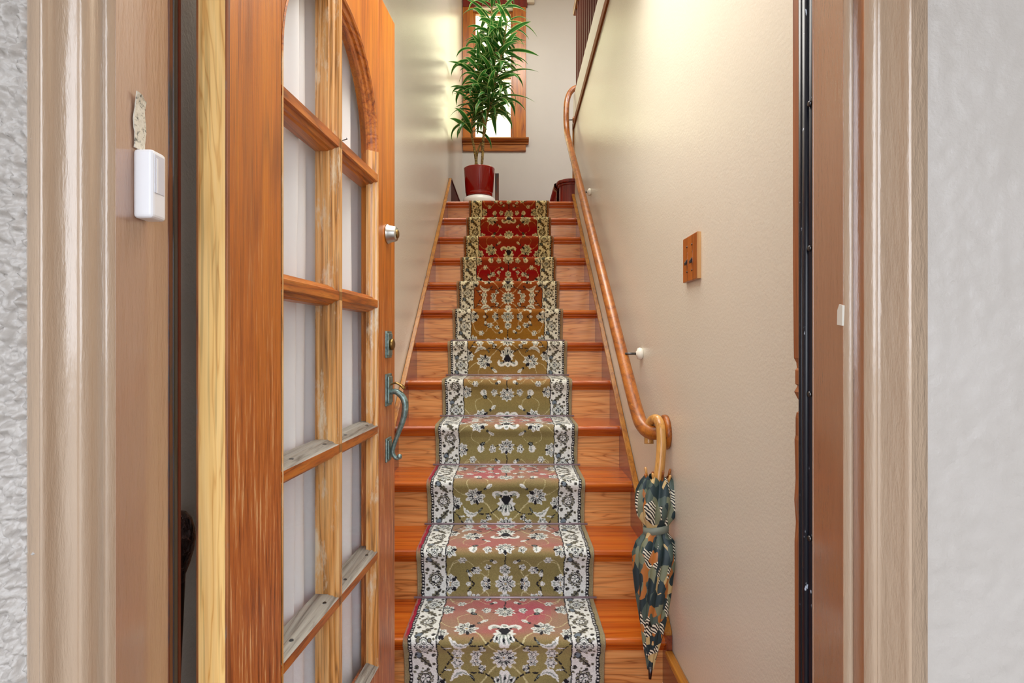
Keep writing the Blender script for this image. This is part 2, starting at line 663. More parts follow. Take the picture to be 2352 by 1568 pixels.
bm = new()
stucco_grid(bm, -.80, -.545, .672, -.62, .62, .0026, .0120, 100, 1.0)
stucco_grid(bm, .49, .80, .692, -.62, .62, .005, .0016, 55, 5.0)
box(bm, -3, -.545, .68, .84, FLOOR - .06, 1.75)
box(bm, .49, 3, .70, .84, FLOOR - .06, 1.75)
box(bm, -.545, .49, .68, .84, 1.06, 1.75)
struct('wall_front', bm, M['stucco'], smooth=True)

# door frame profiles, extruded vertically (x, y)
JH0, JH1 = FLOOR - .06, 1.06


def wavy_profile(bm, prof, h0, h1, mi=None):
    """open polyline profile (x,y) swept up"""
    lo = [bm.verts.new(Pt(x, y, h0)) for x, y in prof]
    hi = [bm.verts.new(Pt(x, y, h1)) for x, y in prof]
    for i in range(len(prof) - 1):
        f = bm.faces.new([lo[i], lo[i + 1], hi[i + 1], hi[i]])
        if mi:
            f.material_index = mi[i]


def bead(x0, y0, x1, y1, bulge, n=6):
    """arc of points from p0 to p1 bulging toward the camera (-y) by bulge"""
    out = []
    for i in range(n + 1):
        t_ = i / n
        out.append((x0 + (x1 - x0) * t_, y0 + (y1 - y0) * t_ - bulge * math.sin(PI * t_)))
    return out


# left: from outer stucco edge to the jamb
prof = [(-.575, .675), (-.562, .662), (-.5475, .660)] + bead(-.547, .660, -.5395, .664, .004) + [(-.539, .668)] + \
       [(-.535 + .0, .676), (-.528, .682), (-.522, .684)] + bead(-.521, .684, -.5115, .690, .004) + [(-.5105, .693), (-.5105, .712)] + \
       bead(-.510, .712, -.5005, .720, .004)
bm = new()
wavy_profile(bm, prof, JH0, JH1)
left_casing = struct('trim_1', bm, M['casing'], smooth=True)
bm = new()
box(bm, -.545, -.5, .720, .829, JH0, JH1)
struct('jamb', bm, M['jamb_pale'], left_casing)
bm = new()
box(bm, -.56, -.4985, .829, .8505, JH0, JH1)
struct('jamb_rabbet', bm, M['jamb_dark'], left_casing, bevel=.002)
bm = new()
box(bm, -.52, -.4972, .838, .8500, JH0, JH1)
struct('worn_strip', bm, M['dark_strip'], left_casing, bevel=.002)
bm = new()
box(bm, -.56, -.4975, .8505, .857, JH0, JH1)
struct('jamb_edge', bm, M['jamb_red'], left_casing)

# right
prof = bead(.43, .742, .4400, .735, .004) + [(.4405, .737), (.4405, .714)] + bead(.441, .713, .4522, .705, .004) + [(.4535, .711)] + \
       [(.458, .706), (.464, .696), (.469, .690)] + bead(.470, .688, .4785, .681, .003) + [(.4790, .684), (.4935, .677), (.4935, .70)]
bm = new()
wavy_profile(bm, prof, JH0, JH1, [1 if 6 <= i <= 7 else 0 for i in range(len(prof))])
right_casing = struct('trim_2', bm, [M['casing'], M['jamb']], smooth=True)
bm = new()
box(bm, .43, .535, .741, .815, JH0, JH1)
struct('jamb', bm, M['jamb'], right_casing)
bm = new()
box(bm, .4292, .44, .813, .8165, JH0, JH1)
struct('paint_ridge', bm, M['jamb_pale'], right_casing, bevel=.0015)
bm = new()
box(bm, .4305, .50, .8165, .852, JH0, JH1)
tube(bm, [Pt(.4297, .833, JH0), Pt(.4297, .833, JH1)], .0055, 10)
tube(bm, [Pt(.4297, .8455, JH0), Pt(.4297, .8455, JH1)], .0045, 10)
ws = struct('weatherstrip', bm, M['rubber'], right_casing, smooth=True)
for yy in (238, 570, 905, 1236):
    bm = new()
    lathe(bm, [(0, 0), (.0042, 0), (.0042, .003), (.002, .0045), (0, .0035)], Pt(.4305, .8215, (784 - yy) * .8215 / 1310), (-1, 0, 0), 12)
    obj('screw', bm, M['steel'], ws, smooth=True)
# chipped strip of bare wood at the latch side, with the strike notch broken out
L = lambda y: (784 - y) * .872 / 1310
edge = [(.432, 1.0), (.4325, L(600)), (.4335, L(780)), (.434, L(822)), (.4375, L(832)), (.4385, L(845)), (.436, L(850)), (.436, L(882)), (.4395, L(886)),
        (.4345, L(900)), (.439, L(914)), (.4415, L(920)), (.4420, L(944)), (.438, L(948)), (.4365, L(960)), (.4365, L(1000)), (.4350, L(1010)),
        (.4365, L(1100)), (.4345, L(1150)), (.437, L(1200)), (.4350, L(1245)), (.4375, -1.2)]
bm = new()
prism(bm, edge + [(.52, -1.2), (.52, 1.0)], 'y', .856, .878)
struct('chipped_edge', bm, M['bare'], right_casing)
hh = lambda y: (784 - y) * .745 / 1310
bm = new()
prism(bm, [(.7405, hh(748)), (.752, hh(745)), (.7515, hh(712)), (.747, hh(698)), (.7395, hh(702))], 'x', .4285, .432)
obj('paint_chip', bm, M['white'], right_casing)
bm = new()
box(bm, -.5, .43, .70, .84, 1.02, 1.08)
struct('trim_3', bm, M['jamb'])
bm = new()
box(bm, -.5, .43, .68, .90, FLOOR - .06, FLOOR + .012)
struct('trim_4', bm, M['jamb_dark'])

# ------------------------------------------------------------------ window at the landing
win = empty('window_1', Pt((wx0 + wx1) / 2, YB, wh0)); win['kind'] = 'structure'
bm = new(); box(bm, -.56, wx0 + .012, YB - .022, YB, wh0, 3.80); obj('casing', bm, M['win_wood'], win, bevel=.004)
bm = new(); box(bm, wx1 - .012, .158, YB - .022, YB, wh0, 3.80); obj('casing', bm, M['win_wood'], win, bevel=.004)
bm = new(); box(bm, -.56, .175, YB - .028, YB, 3.80, 3.98); obj('head_casing', bm, M['red_wood'], win, bevel=.004)
bm = new()
prism(bm, [(YB + .1, 2.262), (YB - .045, 2.262), (YB - .05, 2.266), (YB - .062, 2.272), (YB - .075, 2.284), (YB - .078, 2.295), (YB - .07, 2.303), (YB + .1, 2.303)], 'x', -.565, .19)
obj('sill', bm, M['win_sill'], win)
bm = new(); box(bm, -.565, .19, YB - .035, YB, 2.236, 2.264); obj('sill_moulding', bm, M['win_sill'], win, bevel=.01)
bm = new(); box(bm, -.56, .158, YB - .022, YB, 2.163, 2.238); obj('apron', bm, M['win_sill'], win, bevel=.003)
for (a, b, hh0, hh1, yy) in ((wx0, wx1, 2.30, 3.06, YB + .035), (wx0, wx1, 3.02, 3.80, YB + .07)):
    sash = empty('sash', Vector((0, 0, 0)))
    sash.parent = win
    sash.location = Vector(((a + b) / 2, yy, hh0 + EYE)) - Vector(win.location)
    bm = new()
    fw = .036
    box(bm, a, a + fw, yy, yy + .035, hh0, hh1)
    box(bm, b - fw, b, yy, yy + .035, hh0, hh1)
    box(bm, a + fw, b - fw, yy, yy + .035, hh0, hh0 + .032)
    box(bm, a + fw, b - fw, yy, yy + .035, hh1 - .032, hh1)
    obj('sash_frame', bm, M['win_wood'], sash)
    bm = new()
    box(bm, a + fw, b - fw, yy + .016, yy + .019, hh0 + .03, hh1 - .03)
    obj('pane', bm, M['glass_win'], sash)

# ------------------------------------------------------------------ staircase
st = empty('staircase', Pt(0, D0, FLOOR))
tag(st, 'varnished orange wood staircase climbing straight from the entry to the landing', 'staircase')


def share(name, src, loc, parent):
    o = src.copy()
    o.name = name
    coll(o)
    o.location = loc
    return o


nose = [(Dk(0) + .010 + .014 * math.cos(a), Hk(0) - .014 + .014 * math.sin(a)) for a in [PI / 2 + PI * i / 8 for i in range(9)]]
bm = new()
prism(bm, nose + [(Dk(1) + .03, Hk(0) - .028), (Dk(1) + .03, Hk(0))], 'x', XL, XR)
tr0 = obj('tread', bm, M['tread'], st)
bm = new()
cv = [(Dk(0) + .03, Hk(0) - .028), (Dk(0) + .010, Hk(0) - .028), (Dk(0) + .011, Hk(0) - .036), (Dk(0) + .018, Hk(0) - .042), (Dk(0) + .021, Hk(0) - .05), (Dk(0) + .03, Hk(0) - .05)]
prism(bm, cv, 'x', XL, XR)
cv0 = obj('cove_moulding', bm, M['tread'], st)
bm = new()
box(bm, XL, XR, Dk(0) + .03, Dk(0) + .05, Hk(0) - R, Hk(0) - .028)
rs0 = obj('riser', bm, M['riser'], st)
for k in range(1, N + 1):
    off = Vector((0, k * T, k * R))
    share('riser', rs0, rs0.location + off, st)
    share('cove_moulding', cv0, cv0.location + off, st)
    if k < N:
        share('tread', tr0, tr0.location + off, st)
# landing board with nosing
bm = new()
nz = [(y + N * T, h + N * R) for y, h in nose]
prism(bm, nz + [(YB, HL - .028), (YB, HL)], 'x', WL, XR)
box(bm, XR, .9, 4.94, YB, HL - .028, HL)
struct('floor_landing', bm, M['tread'])
# solid core beneath (keeps the stairs closed)
# skirt boards
slope = R / T
def nl(y):
    return H0 + (y - D0) * slope


dl, dr = .060, .034
PKL = 5.10
bm = new()
prism(bm, [(Dk(0) - .02, FLOOR), (Dk(0) - .02, nl(D0 - .02) + dl), (PKL, nl(PKL) + dl), (PKL, HL - .1), (Dk(N), HL - R - .2)], 'x', WL + .001, XL)
obj('skirt_board', bm, M['skirt'], st)
bm = new()
prism(bm, [(Dk(0) - .02, FLOOR), (Dk(0) - .02, nl(D0 - .02) + dr), (4.93, nl(4.93) + dr), (4.93, HL - .1), (Dk(N), HL - R - .2)], 'x', XR, WR - .001)
obj('skirt_board', bm, M['skirt'], st)


def slope_cap(x0, x1, y0, y1, d, th):
    bm = new()
    prism(bm, [(y0, nl(y0) + d), (y1, nl(y1) + d), (y1, nl(y1) + d + th), (y0, nl(y0) + d + th)], 'x', x0, x1)
    return obj('skirt_cap', bm, M['cap'], st, bevel=.004)


slope_cap(WL + .001, XL + .006, D0 - .02, PKL, dl, .014)
slope_cap(XR - .006, WR - .001, D0 - .02, 4.93, dr, .014)
bm = new(); box(bm, WL, XL, PKL, YB, HL, nl(PKL) + dl); box(bm, WL, XL + .006, PKL, YB, nl(PKL) + dl, nl(PKL) + dl + .014)
struct('baseboard_left', bm, M['red_matte'])
# stair rods
RX0, RX1 = -.026 - .352, -.026 + .352
bm = new()
tube(bm, [Pt(RX0, Dk(0) + .016, Hk(0) - R + .013), Pt(RX1, Dk(0) + .016, Hk(0) - R + .013)], .0042, 8)
rod0 = obj('stair_rod', bm, M['rod'], st, smooth=True)
for k in range(1, N + 1):
    share('stair_rod', rod0, rod0.location + Vector((0, k * T, k * R)), st)
# first step of the flight that turns right off the landing: rounded bullnose corner
def bull(xl, y0, r, y1, x1, off=0.0):
    pts = [(x1, y0 - off), (xl + r, y0 - off)]
    for i in range(1, 12):
        a = PI / 2 * i / 12
        pts.append((xl + r - (r + off) * math.sin(a), y0 + r - (r + off) * math.cos(a)))
    pts += [(xl - off, y0 + r), (xl - off, y1), (x1, y1)]
    return pts


HU = HL + R
up = empty('upper_stair', Pt(.6, 5.5, HL))
tag(up, 'dark red bullnose step turning right at the stair head behind the handrail', 'step')
bm = new(); prism(bm, bull(.410, 4.865, .10, YB, .9), 'z', HL, HU - .028); obj('riser', bm, M['red_wood'], up, bevel=.004)
bm = new(); prism(bm, bull(.410, 4.865, .10, YB, .9, .024), 'z', HU - .028, HU); obj('tread', bm, M['red_wood'], up, bevel=.009, seg=3)
bm = new(); prism(bm, bull(.410, 4.865, .10, YB, .9, .012), 'z', HU - .048, HU - .028); obj('cove_moulding', bm, M['red_wood'], up, bevel=.006)
bm = new(); box(bm, .9, .93, 4.94, YB, HU, HU + R); obj('upper_riser', bm, M['red_wood'], up)

# baseboard at the foot of the right wall
bm = new()
prism(bm, [(WR, FLOOR), (WR - .02, FLOOR), (WR - .02, -1.055), (WR - .016, -1.05), (WR, -1.05)], 'y', .90, Dk(0) - .02)
struct('baseboard_right', bm, M['red_wood'])
bm = new(); box(bm, WR - .026, WR, .90, Dk(0) - .02, -1.05, -1.028)
o = obj('cap_moulding', bm, M['cap'], bpy.data.objects['baseboard_right'], bevel=.005)

# wood corner strip at the end of the right wall and the ledge trim along its top
bm = new(); box(bm, WR - .012, WR + .02, 4.92, 4.952, HL - .1, LEDGE + .02)
struct('trim_5', bm, M['cap'], bevel=.004)
bm = new()
prism(bm, [(2.3, LEDGE + .02), (4.95, LEDGE - .04), (4.95, LEDGE + .012), (2.3, LEDGE + .075)], 'x', WR - .012, WR + .02)
struct('trim_6', bm, M['ledge_brown'])
bm = new()
box(bm, WR - .003, WR + .12, 2.3, 4.955, LEDGE, 2.13)
struct('trim_7', bm, M['white'], bevel=.012)

# ------------------------------------------------------------------ runner carpet
# path (y,h) from the landing down to the floor
def runner_path():
    pts = []
    o = .009
    pts.append((5.02, HL + o))
    for k in range(N, -1, -1):
        y, h = Dk(k), Hk(k)
        pts.append((y + .03, h + o))
        pts.append((y + .012, h + o))
        for i in range(1, 8):
            a = PI / 2 + (PI * .8) * i / 8
            pts.append((y + .010 + (.014 + o) * math.cos(a), h - .014 + (.014 + o) * math.sin(a)))
        pts.append((y + .006, h - .052))
        pts.append((y + .017, h - .10))
        pts.append((y + .020, h - R + .03))
        pts.append((y + .020, h - R + .012))
        if k > 0:
            pts.append((y + .012, h - R + o))
            pts.append((y - .06, h - R + o))
        else:
            pts.append((y + .012, h - R + .004))
    return np.array(pts)


pp = runner_path()
seg = np.linalg.norm(np.diff(pp, axis=0), axis=1)
cum = np.concatenate([[0], np.cumsum(seg)])
tot = cum[-1]
ss = [0.0]
while ss[-1] < tot:
    yv = np.interp(ss[-1], cum, pp[:, 0])
    ss.append(ss[-1] + .0016 * (yv / 1.92) ** .9)
ss = np.array(ss[:-1] + [tot])
py = np.interp(ss, cum, pp[:, 0])
ph = np.interp(ss, cum, pp[:, 1])
# gentle smoothing of the fold lines
for _ in range(4):
    py[1:-1] = .25 * py[:-2] + .5 * py[1:-1] + .25 * py[2:]
    ph[1:-1] = .25 * ph[:-2] + .5 * ph[1:-1] + .25 * ph[2:]
# where is the back of tread 1 (pattern origin)
i0 = np.argmin(np.hypot(pp[:, 0] - (Dk(2) + .012), pp[:, 1] - (Hk(1) + .009)))
s_org = cum[i0]

# ---- pattern rasters (index maps): 0 field, 1 cream, 2 dark, 3 grey green, 4 vine, 5 ochre
RES = .001
HALF, PER = .2265, .425
nu, nw = int(HALF / RES) + 2, int(PER / RES) + 2
UU, WW = np.meshgrid(np.arange(nu) * RES, np.arange(nw) * RES, indexing='ij')
FLD = np.zeros((nu, nw), np.uint8)


def polar(u, w, U=None, Wt=None):
    U = UU if U is None else U
    Wt = WW if Wt is None else Wt
    return np.hypot(U - u, Wt - w), np.arctan2(Wt - w, U - u)


def vine(pts, wd=.0016, col=4, dash=False):
    q = catmull([(a, b, 0) for a, b in pts], 14)
    for i, p in enumerate(q):
        if dash and (i // 3) % 3 == 2:
            continue
        d = np.hypot(UU - p.x, WW - p.y)
        FLD[d < wd] = col


HASH = RNG.random((nu // 2 + 2, nw // 2 + 2)).repeat(2, 0).repeat(2, 1)[:nu, :nw]


def flower(u, w, r, n=8, dark=(), rot=0.0, ar=1.0, core=1, commas=True, outline=False):
    """carpet blossom: separate scalloped petals, grey veins, dark commas and a mottled heart"""
    du, dw = (UU - u), (WW - w) / ar
    d, an = np.hypot(du, dw), np.arctan2(dw, du)
    r = r * .88
    body = d < r * (.80 + .05 * np.sin(7 * an + u * 90))
    if outline:
        FLD[d < r * (1.02 + .06 * np.cos(n * (an - rot)))] = 2
    FLD[body] = 1
    for k in range(n):
        a_ = rot + 2 * PI * k / n
        e1 = (du * math.cos(a_) + dw * math.sin(a_) - .66 * r) / (.36 * r)
        e2 = (-du * math.sin(a_) + dw * math.cos(a_)) / (1.75 * r / n)
        pet = e1 ** 2 + e2 ** 2 < 1
        if k in dark:
            pet = (e1 / .8) ** 2 + (e2 / .75) ** 2 < 1
        FLD[pet] = 2 if k in dark else 1
        if k not in dark:
            FLD[pet & (np.abs(e2) < .5) & (e1 < .5) & (HASH < .66)] = 3
    if commas:
        for k in range(n):
            a_ = rot + 2 * PI * (k + .5) / n
            e1 = (du * math.cos(a_) + dw * math.sin(a_) - .56 * r) / (.22 * r)
            e2 = (-du * math.sin(a_) + dw * math.cos(a_) + .05 * r * math.sin(5 * a_)) / max(.055 * r, .0014)
            FLD[e1 ** 2 + e2 ** 2 < 1] = 2
    if core:
        FLD[(d < r * .33)] = 1
        FLD[(d < r * .36) & (d > r * .25) & (HASH < .6)] = 2
        FLD[(d < r * .22) & (HASH > .55)] = 3
        FLD[d < r * .09] = 5


def tulip(u, w, r, up=1, horn=True):
    """palmette opening toward +w when up=1: cream fan, dark calyx, horned crest"""
    du, dw = UU - u, (WW - w) * up
    an = np.arctan2(dw - .2 * r, du)
    fan = (np.hypot(du * 1.05, (dw - .35 * r) * .85) < r * (.70 + .10 * np.cos(9 * an)))
    FLD[fan] = 1
    for k in (-2, -1, 0, 1, 2):
        ln = np.abs(du - k * (dw + .4 * r) * .24) < .06 * r
        FLD[fan & ln & (dw > .2 * r) & (dw < .95 * r)] = 3
    for sx in (-.42, 0, .42):
        FLD[np.hypot((du - sx * r) * 1.6, dw - (.72 - abs(sx) * .3) * r) < .13 * r] = 2
    cal = (np.abs(du) < .42 * r - .55 * np.abs(dw + .22 * r)) & (np.abs(dw + .2 * r) < .5 * r)
    FLD[cal] = 2
    if horn:
        for sx in (-1, 1):
            e1 = np.hypot((du - sx * .66 * r), (dw + .62 * r) * 1.2)
            FLD[(e1 < .46 * r) & ~(np.hypot(du - sx * .60 * r, dw + .34 * r) < .28 * r)] = 1
            FLD[(e1 < .20 * r) & (HASH < .7)] = 3
            FLD[np.hypot(du - sx * .40 * r, (dw + .50 * r)) < .10 * r] = 2
        FLD[np.hypot(du, (dw + .78 * r)) < .27 * r] = 1
        FLD[np.hypot(du, (dw + .78 * r)) < .12 * r] = 3


def leaf(u, w, L, wd, ang, curl=0.0, saw=True):
    du, dw = UU - u, WW - w
    a = du * math.cos(ang) + dw * math.sin(ang)
    b = -du * math.sin(ang) + dw * math.cos(ang)
    b = b - curl * a * a / L
    tt = np.clip((a + L / 2) / L, 0, 1)
    prof = wd * np.sin(PI * np.clip(tt, .02, 1) ** .7) * (1 + (.45 * np.abs(np.sin(tt * 15)) if saw else 0))
    ins = (np.abs(a) < L / 2) & (np.abs(b) < prof)
    FLD[ins] = 1
    FLD[ins & (b > 0) & (b < prof * .55) & (tt > .15) & (HASH < .8)] = 3
    hd = np.hypot(a - L * .46, b)
    FLD[hd < wd * .85] = 2
    FLD[(hd < wd * .55) & (HASH < .5)] = 3


# vines first
vine([(.0, .075), (.0, .13)], .0022, 2)
vine([(.225, .02), (.20, .080), (.165, .10)], .0018)
vine([(.225, .03), (.19, .10), (.14, .095), (.112, .055)], .0019)
vine([(.112, .055), (.075, .030), (.062, .048), (.066, .066)], .0017)
vine([(.112, .055), (.075, .10), (.04, .095)], .0016)
vine([(.12, .175), (.165, .205), (.158, .250), (.130, .285)], .0016)
vine([(.12, .175), (.085, .20), (.072, .235)], .0016)
vine([(.225, .24), (.19, .275), (.135, .29)], .0018)
vine([(.132, .292), (.085, .325), (.055, .365), (.02, .40), (.0, .425)], .0026)
vine([(.030, .335), (.045, .352), (.075, .368), (.115, .368)], .0030, 2, True)
vine([(.0, .168), (.035, .172), (.065, .158)], .0017, 2)
vine([(.12, .0), (.138, .020), (.137, .038)], .003, 2, True)
vine([(.075, .385), (.090, .408)], .0034, 2)
vine([(.225, .355), (.205, .375), (.188, .378)], .0022, 2, True)
vine([(.205, .375), (.185, .410), (.170, .425)], .0028, 2, True)
vine([(.0, .0), (.075, .0)], .0016)
# motifs
leaf(.190, .379, .030, .0035, .1, 0, False)
flower(0, 0, .044, 9, rot=.2)
flower(.074, .002, .023, 5, ar=1.35, dark=(2,))
flower(.142, 0, .011, 5, core=0, commas=False)
flower(.212, .004, .040, 8, dark=(3, 5))
leaf(.137, .040, .028, .008, 1.2, 0, False)
tulip(0, .062, .026, -1, False)
flower(0, .058, .024, 6, rot=.5)
flower(.112, .055, .025, 6, ar=.8, dark=(0, 1))
flower(.066, .068, .016, 5, dark=(3,))
leaf(.042, .094, .026, .009, .6, 0, False)
flower(.163, .103, .019, 6, core=0)
flower(0, .165, .043, 10, rot=.3)
tulip(0, .142, .018, 1, False)
flower(.066, .152, .020, 5, dark=(1,))
flower(.067, .166, .012, 4, core=0)
leaf(.122, .160, .046, .013, 1.8, .3)
flower(.214, .150, .038, 8, dark=(4,))
leaf(.074, .237, .040, .008, .7, 0, False)
flower(.132, .288, .049, 9, rot=.4, dark=(2, 5))
tulip(0, .312, .052, 1, True)
flower(.226, .322, .042, 8, dark=(3,))
leaf(.150, .372, .080, .0095, 3.0, 1.5)
flower(.096, .410, .022, 6)
flower(.074, .384, .016, 5, dark=(0, 3))
flower(.158, .404, .024, 6, core=0)
flower(0, .425, .050, 12)

# border raster: x in [0,.082] across, y in [0,.26)
bx, by = .084, .26
nbx, nby = int(bx / RES) + 2, int(by / RES) + 1
BU, BW = np.meshgrid(np.arange(nbx) * RES - bx / 2, np.arange(nby) * RES, indexing='ij')
BRD = np.ones((nbx, nby), np.uint8)


def bcirc(u, w, r0, r1, col):
    d = np.hypot(BU - u, (BW - w + by / 2) % by - by / 2)
    BRD[(d >= r0) & (d < r1)] = col


BH = RNG.random((nbx // 2 + 2, nby // 2 + 2)).repeat(2, 0).repeat(2, 1)[:nbx, :nby]
d = np.hypot(BU, BW - .065)
a = np.arctan2(BW - .065, BU)
lobe = .0275 * (.90 + .13 * np.cos(4 * a))
BRD[d < lobe + .0042 + .0016 * np.cos(24 * a)] = 2
BRD[d < lobe] = 1
for k in range(4):
    a_ = k * PI / 2 + PI / 4
    bcirc(.028 * math.cos(a_), .065 + .028 * math.sin(a_), 0, .0072, 6)
    bcirc(.028 * math.cos(a_), .065 + .028 * math.sin(a_), .0056, .0078, 2)
    a_ = k * PI / 2
    bcirc(.0155 * math.cos(a_), .065 + .0155 * math.sin(a_), .0068, .0098, 3)
    bcirc(.0105 * math.cos(a_), .065 + .0105 * math.sin(a_), 0, .0048, 2)
    bcirc(.0105 * math.cos(a_), .065 + .0105 * math.sin(a_), 0, .0018, 1)
bcirc(0, .065, 0, .0045, 7)
d = np.hypot(BU, BW - .195)
a = np.arctan2(BW - .195, BU)
ro = .030 * (.93 + .07 * np.cos(11 * a))
BRD[d < ro] = 6
BRD[(d < ro) & (d > ro - .0022)] = 2
BRD[(d < ro) & (np.cos(11 * a + 1) < -.7) & (d > .019)] = 2
BRD[(d < ro - .004) & (d > .019) & (BH < .3)] = 1
BRD[d < .018] = 1
BRD[(d < .018) & (d > .0150)] = 2
BRD[(d < .0140) & (np.cos(5 * a + 1) > .25) & (d > .005) & (BH < .8)] = 2
BRD[(d < .004)] = 3
for wc, sg in ((.0, 1), (.13, -1)):
    ang = .85
    ww = (BW - wc + by / 2) % by - by / 2
    aa = BU * math.cos(ang * sg) + ww * math.sin(ang * sg)
    bb = -BU * math.sin(ang * sg) + ww * math.cos(ang * sg)
    tt = np.clip((aa + .036) / .072, 0, 1)
    pr = .0105 * np.sin(PI * tt) ** .8 * (.55 + .75 * np.abs(np.sin(tt * 14)))
    lf = (np.abs(bb) < pr)
    BRD[lf] = 6
    BRD[lf & (BH < .28)] = 2
    BRD[(np.abs(bb) < .0015) & (np.abs(aa) < .034)] = 2
    bud = np.hypot((aa - .031) * .8, bb - .001) < .0115
    BRD[bud] = 2
    BRD[np.hypot((aa - .031) * .8, bb - .001) < .0088] = 7
    BRD[(np.hypot(aa - .038, bb - .006) < .004)] = 2
    for (u, w_, rr_) in ((-.030, .022, .0066), (.028, -.026, .0078), (-.031, -.014, .006), (.031, .012, .0058), (.016, .036, .0055), (-.012, -.034, .0062), (-.033, .040, .005), (.034, -.042, .005), (-.008, .030, .0042), (.006, -.030, .004)):
        bcirc(u, wc + w_ * sg, 0, rr_, 6)
        bcirc(u, wc + w_ * sg, rr_ * .62, rr_, 2) if rr_ > .006 else None
        bcirc(u, wc + w_ * sg, 0, rr_ * .4, 2)

# palette low / high
PAL_LO = np.array([lin(c) for c in ((150, 132, 70), (232, 236, 234), (34, 34, 42), (148, 160, 154), (204, 196, 152), (190, 164, 124), (124, 122, 104), (122, 136, 148))])
PAL_HI = np.array([lin(c) for c in ((150, 30, 18), (226, 208, 152), (38, 26, 22), (120, 112, 70), (196, 140, 70), (190, 140, 60), (112, 88, 44), (80, 84, 66))])
ncol = 281
uu = np.linspace(-.34, .34, ncol)
nrow = len(ss)
S2, U2 = np.meshgrid(ss, uu, indexing='ij')
V = (S2 - s_org) - .43
wob = .0012 * np.sin(S2 * 61) + .001 * np.sin(S2 * 143 + 1)
Wm = np.mod(V, 2 * PER)
Wm = np.where(Wm > PER, 2 * PER - Wm, Wm)
AU = np.abs(U2 + wob + RNG.normal(0, .0007, S2.shape))
Wm = np.clip(Wm + RNG.normal(0, .0008, S2.shape), 0, PER)
idx = np.zeros(S2.shape, np.int64)
inf = AU < HALF
idx[inf] = FLD[(AU[inf] / RES).astype(int), (Wm[inf] / RES).astype(int)]
inb = (AU >= HALF) & (AU < .311)
Bv = np.mod((S2 - s_org) - .215, by)
sgn = np.sign(U2)
bxc = (AU - HALF) / (.311 - HALF) * bx
bxc = np.where(sgn < 0, bxc, bx - bxc)
idx[inb] = BRD[np.clip((bxc[inb] / RES).astype(int), 0, nbx - 1), np.clip((Bv[inb] / RES).astype(int), 0, nby - 1)]
idx[(AU >= HALF - .002) & (AU < HALF + .0025)] = 2
blk = (AU >= .311) & (AU < .3235)
idx[blk] = 2
dots = blk & (np.abs(AU - .3172) < .0026) & (np.mod(S2, .0125) < .0055)
idx[dots] = 1
# how far up the stairs (0 bottom .. 1 top): pile sheen and mixed light painted in, olive low down, red higher up
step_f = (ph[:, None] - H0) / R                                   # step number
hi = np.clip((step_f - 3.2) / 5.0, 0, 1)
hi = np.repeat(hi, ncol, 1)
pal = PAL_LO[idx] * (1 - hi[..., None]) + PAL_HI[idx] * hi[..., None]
fieldm = (idx == 0)
# field with sheen painted into the colour: olive on the risers, rose on the treads
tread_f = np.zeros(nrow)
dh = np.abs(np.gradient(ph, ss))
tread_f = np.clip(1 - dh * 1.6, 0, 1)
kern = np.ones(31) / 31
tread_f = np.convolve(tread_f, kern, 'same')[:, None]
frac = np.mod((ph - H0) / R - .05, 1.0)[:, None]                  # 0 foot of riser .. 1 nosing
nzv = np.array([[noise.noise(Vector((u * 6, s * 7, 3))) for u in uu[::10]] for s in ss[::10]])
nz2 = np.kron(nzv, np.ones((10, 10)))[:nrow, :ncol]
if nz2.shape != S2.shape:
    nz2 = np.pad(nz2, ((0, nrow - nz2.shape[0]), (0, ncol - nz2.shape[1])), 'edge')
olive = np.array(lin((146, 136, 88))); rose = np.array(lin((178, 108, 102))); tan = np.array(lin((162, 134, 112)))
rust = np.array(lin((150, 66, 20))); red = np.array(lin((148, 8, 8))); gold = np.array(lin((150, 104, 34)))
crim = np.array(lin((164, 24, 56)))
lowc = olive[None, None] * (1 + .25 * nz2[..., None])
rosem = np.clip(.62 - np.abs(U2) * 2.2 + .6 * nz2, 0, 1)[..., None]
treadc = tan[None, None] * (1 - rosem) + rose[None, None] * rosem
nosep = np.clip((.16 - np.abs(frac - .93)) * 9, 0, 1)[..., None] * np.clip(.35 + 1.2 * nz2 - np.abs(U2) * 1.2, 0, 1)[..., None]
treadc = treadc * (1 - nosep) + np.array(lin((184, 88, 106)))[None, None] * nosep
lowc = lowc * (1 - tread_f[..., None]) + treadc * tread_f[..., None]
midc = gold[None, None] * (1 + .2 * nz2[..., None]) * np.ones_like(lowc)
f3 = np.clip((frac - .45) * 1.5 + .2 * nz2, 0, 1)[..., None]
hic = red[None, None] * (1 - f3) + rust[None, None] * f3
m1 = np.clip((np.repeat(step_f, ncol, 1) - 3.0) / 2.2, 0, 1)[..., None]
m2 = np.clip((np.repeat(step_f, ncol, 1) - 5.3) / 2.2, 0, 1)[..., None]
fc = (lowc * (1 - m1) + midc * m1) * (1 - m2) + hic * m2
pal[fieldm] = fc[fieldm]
# binding: beige olive; crimson along the left edge of the lower treads
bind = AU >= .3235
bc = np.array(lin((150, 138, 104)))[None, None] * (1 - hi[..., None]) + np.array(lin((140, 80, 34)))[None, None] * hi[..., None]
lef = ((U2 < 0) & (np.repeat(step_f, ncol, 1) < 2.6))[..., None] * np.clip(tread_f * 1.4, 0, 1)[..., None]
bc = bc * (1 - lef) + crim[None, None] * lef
rim = ((AU > .334)[..., None]) * .5
bc = bc * (1 - rim) + np.array(lin((170, 150, 120)))[None, None] * rim
pal[bind] = (bc * np.ones_like(pal))[bind]
pal *= (1 + RNG.normal(0, .07, S2.shape))[..., None]
pal = np.clip(pal, 0.003, 1)
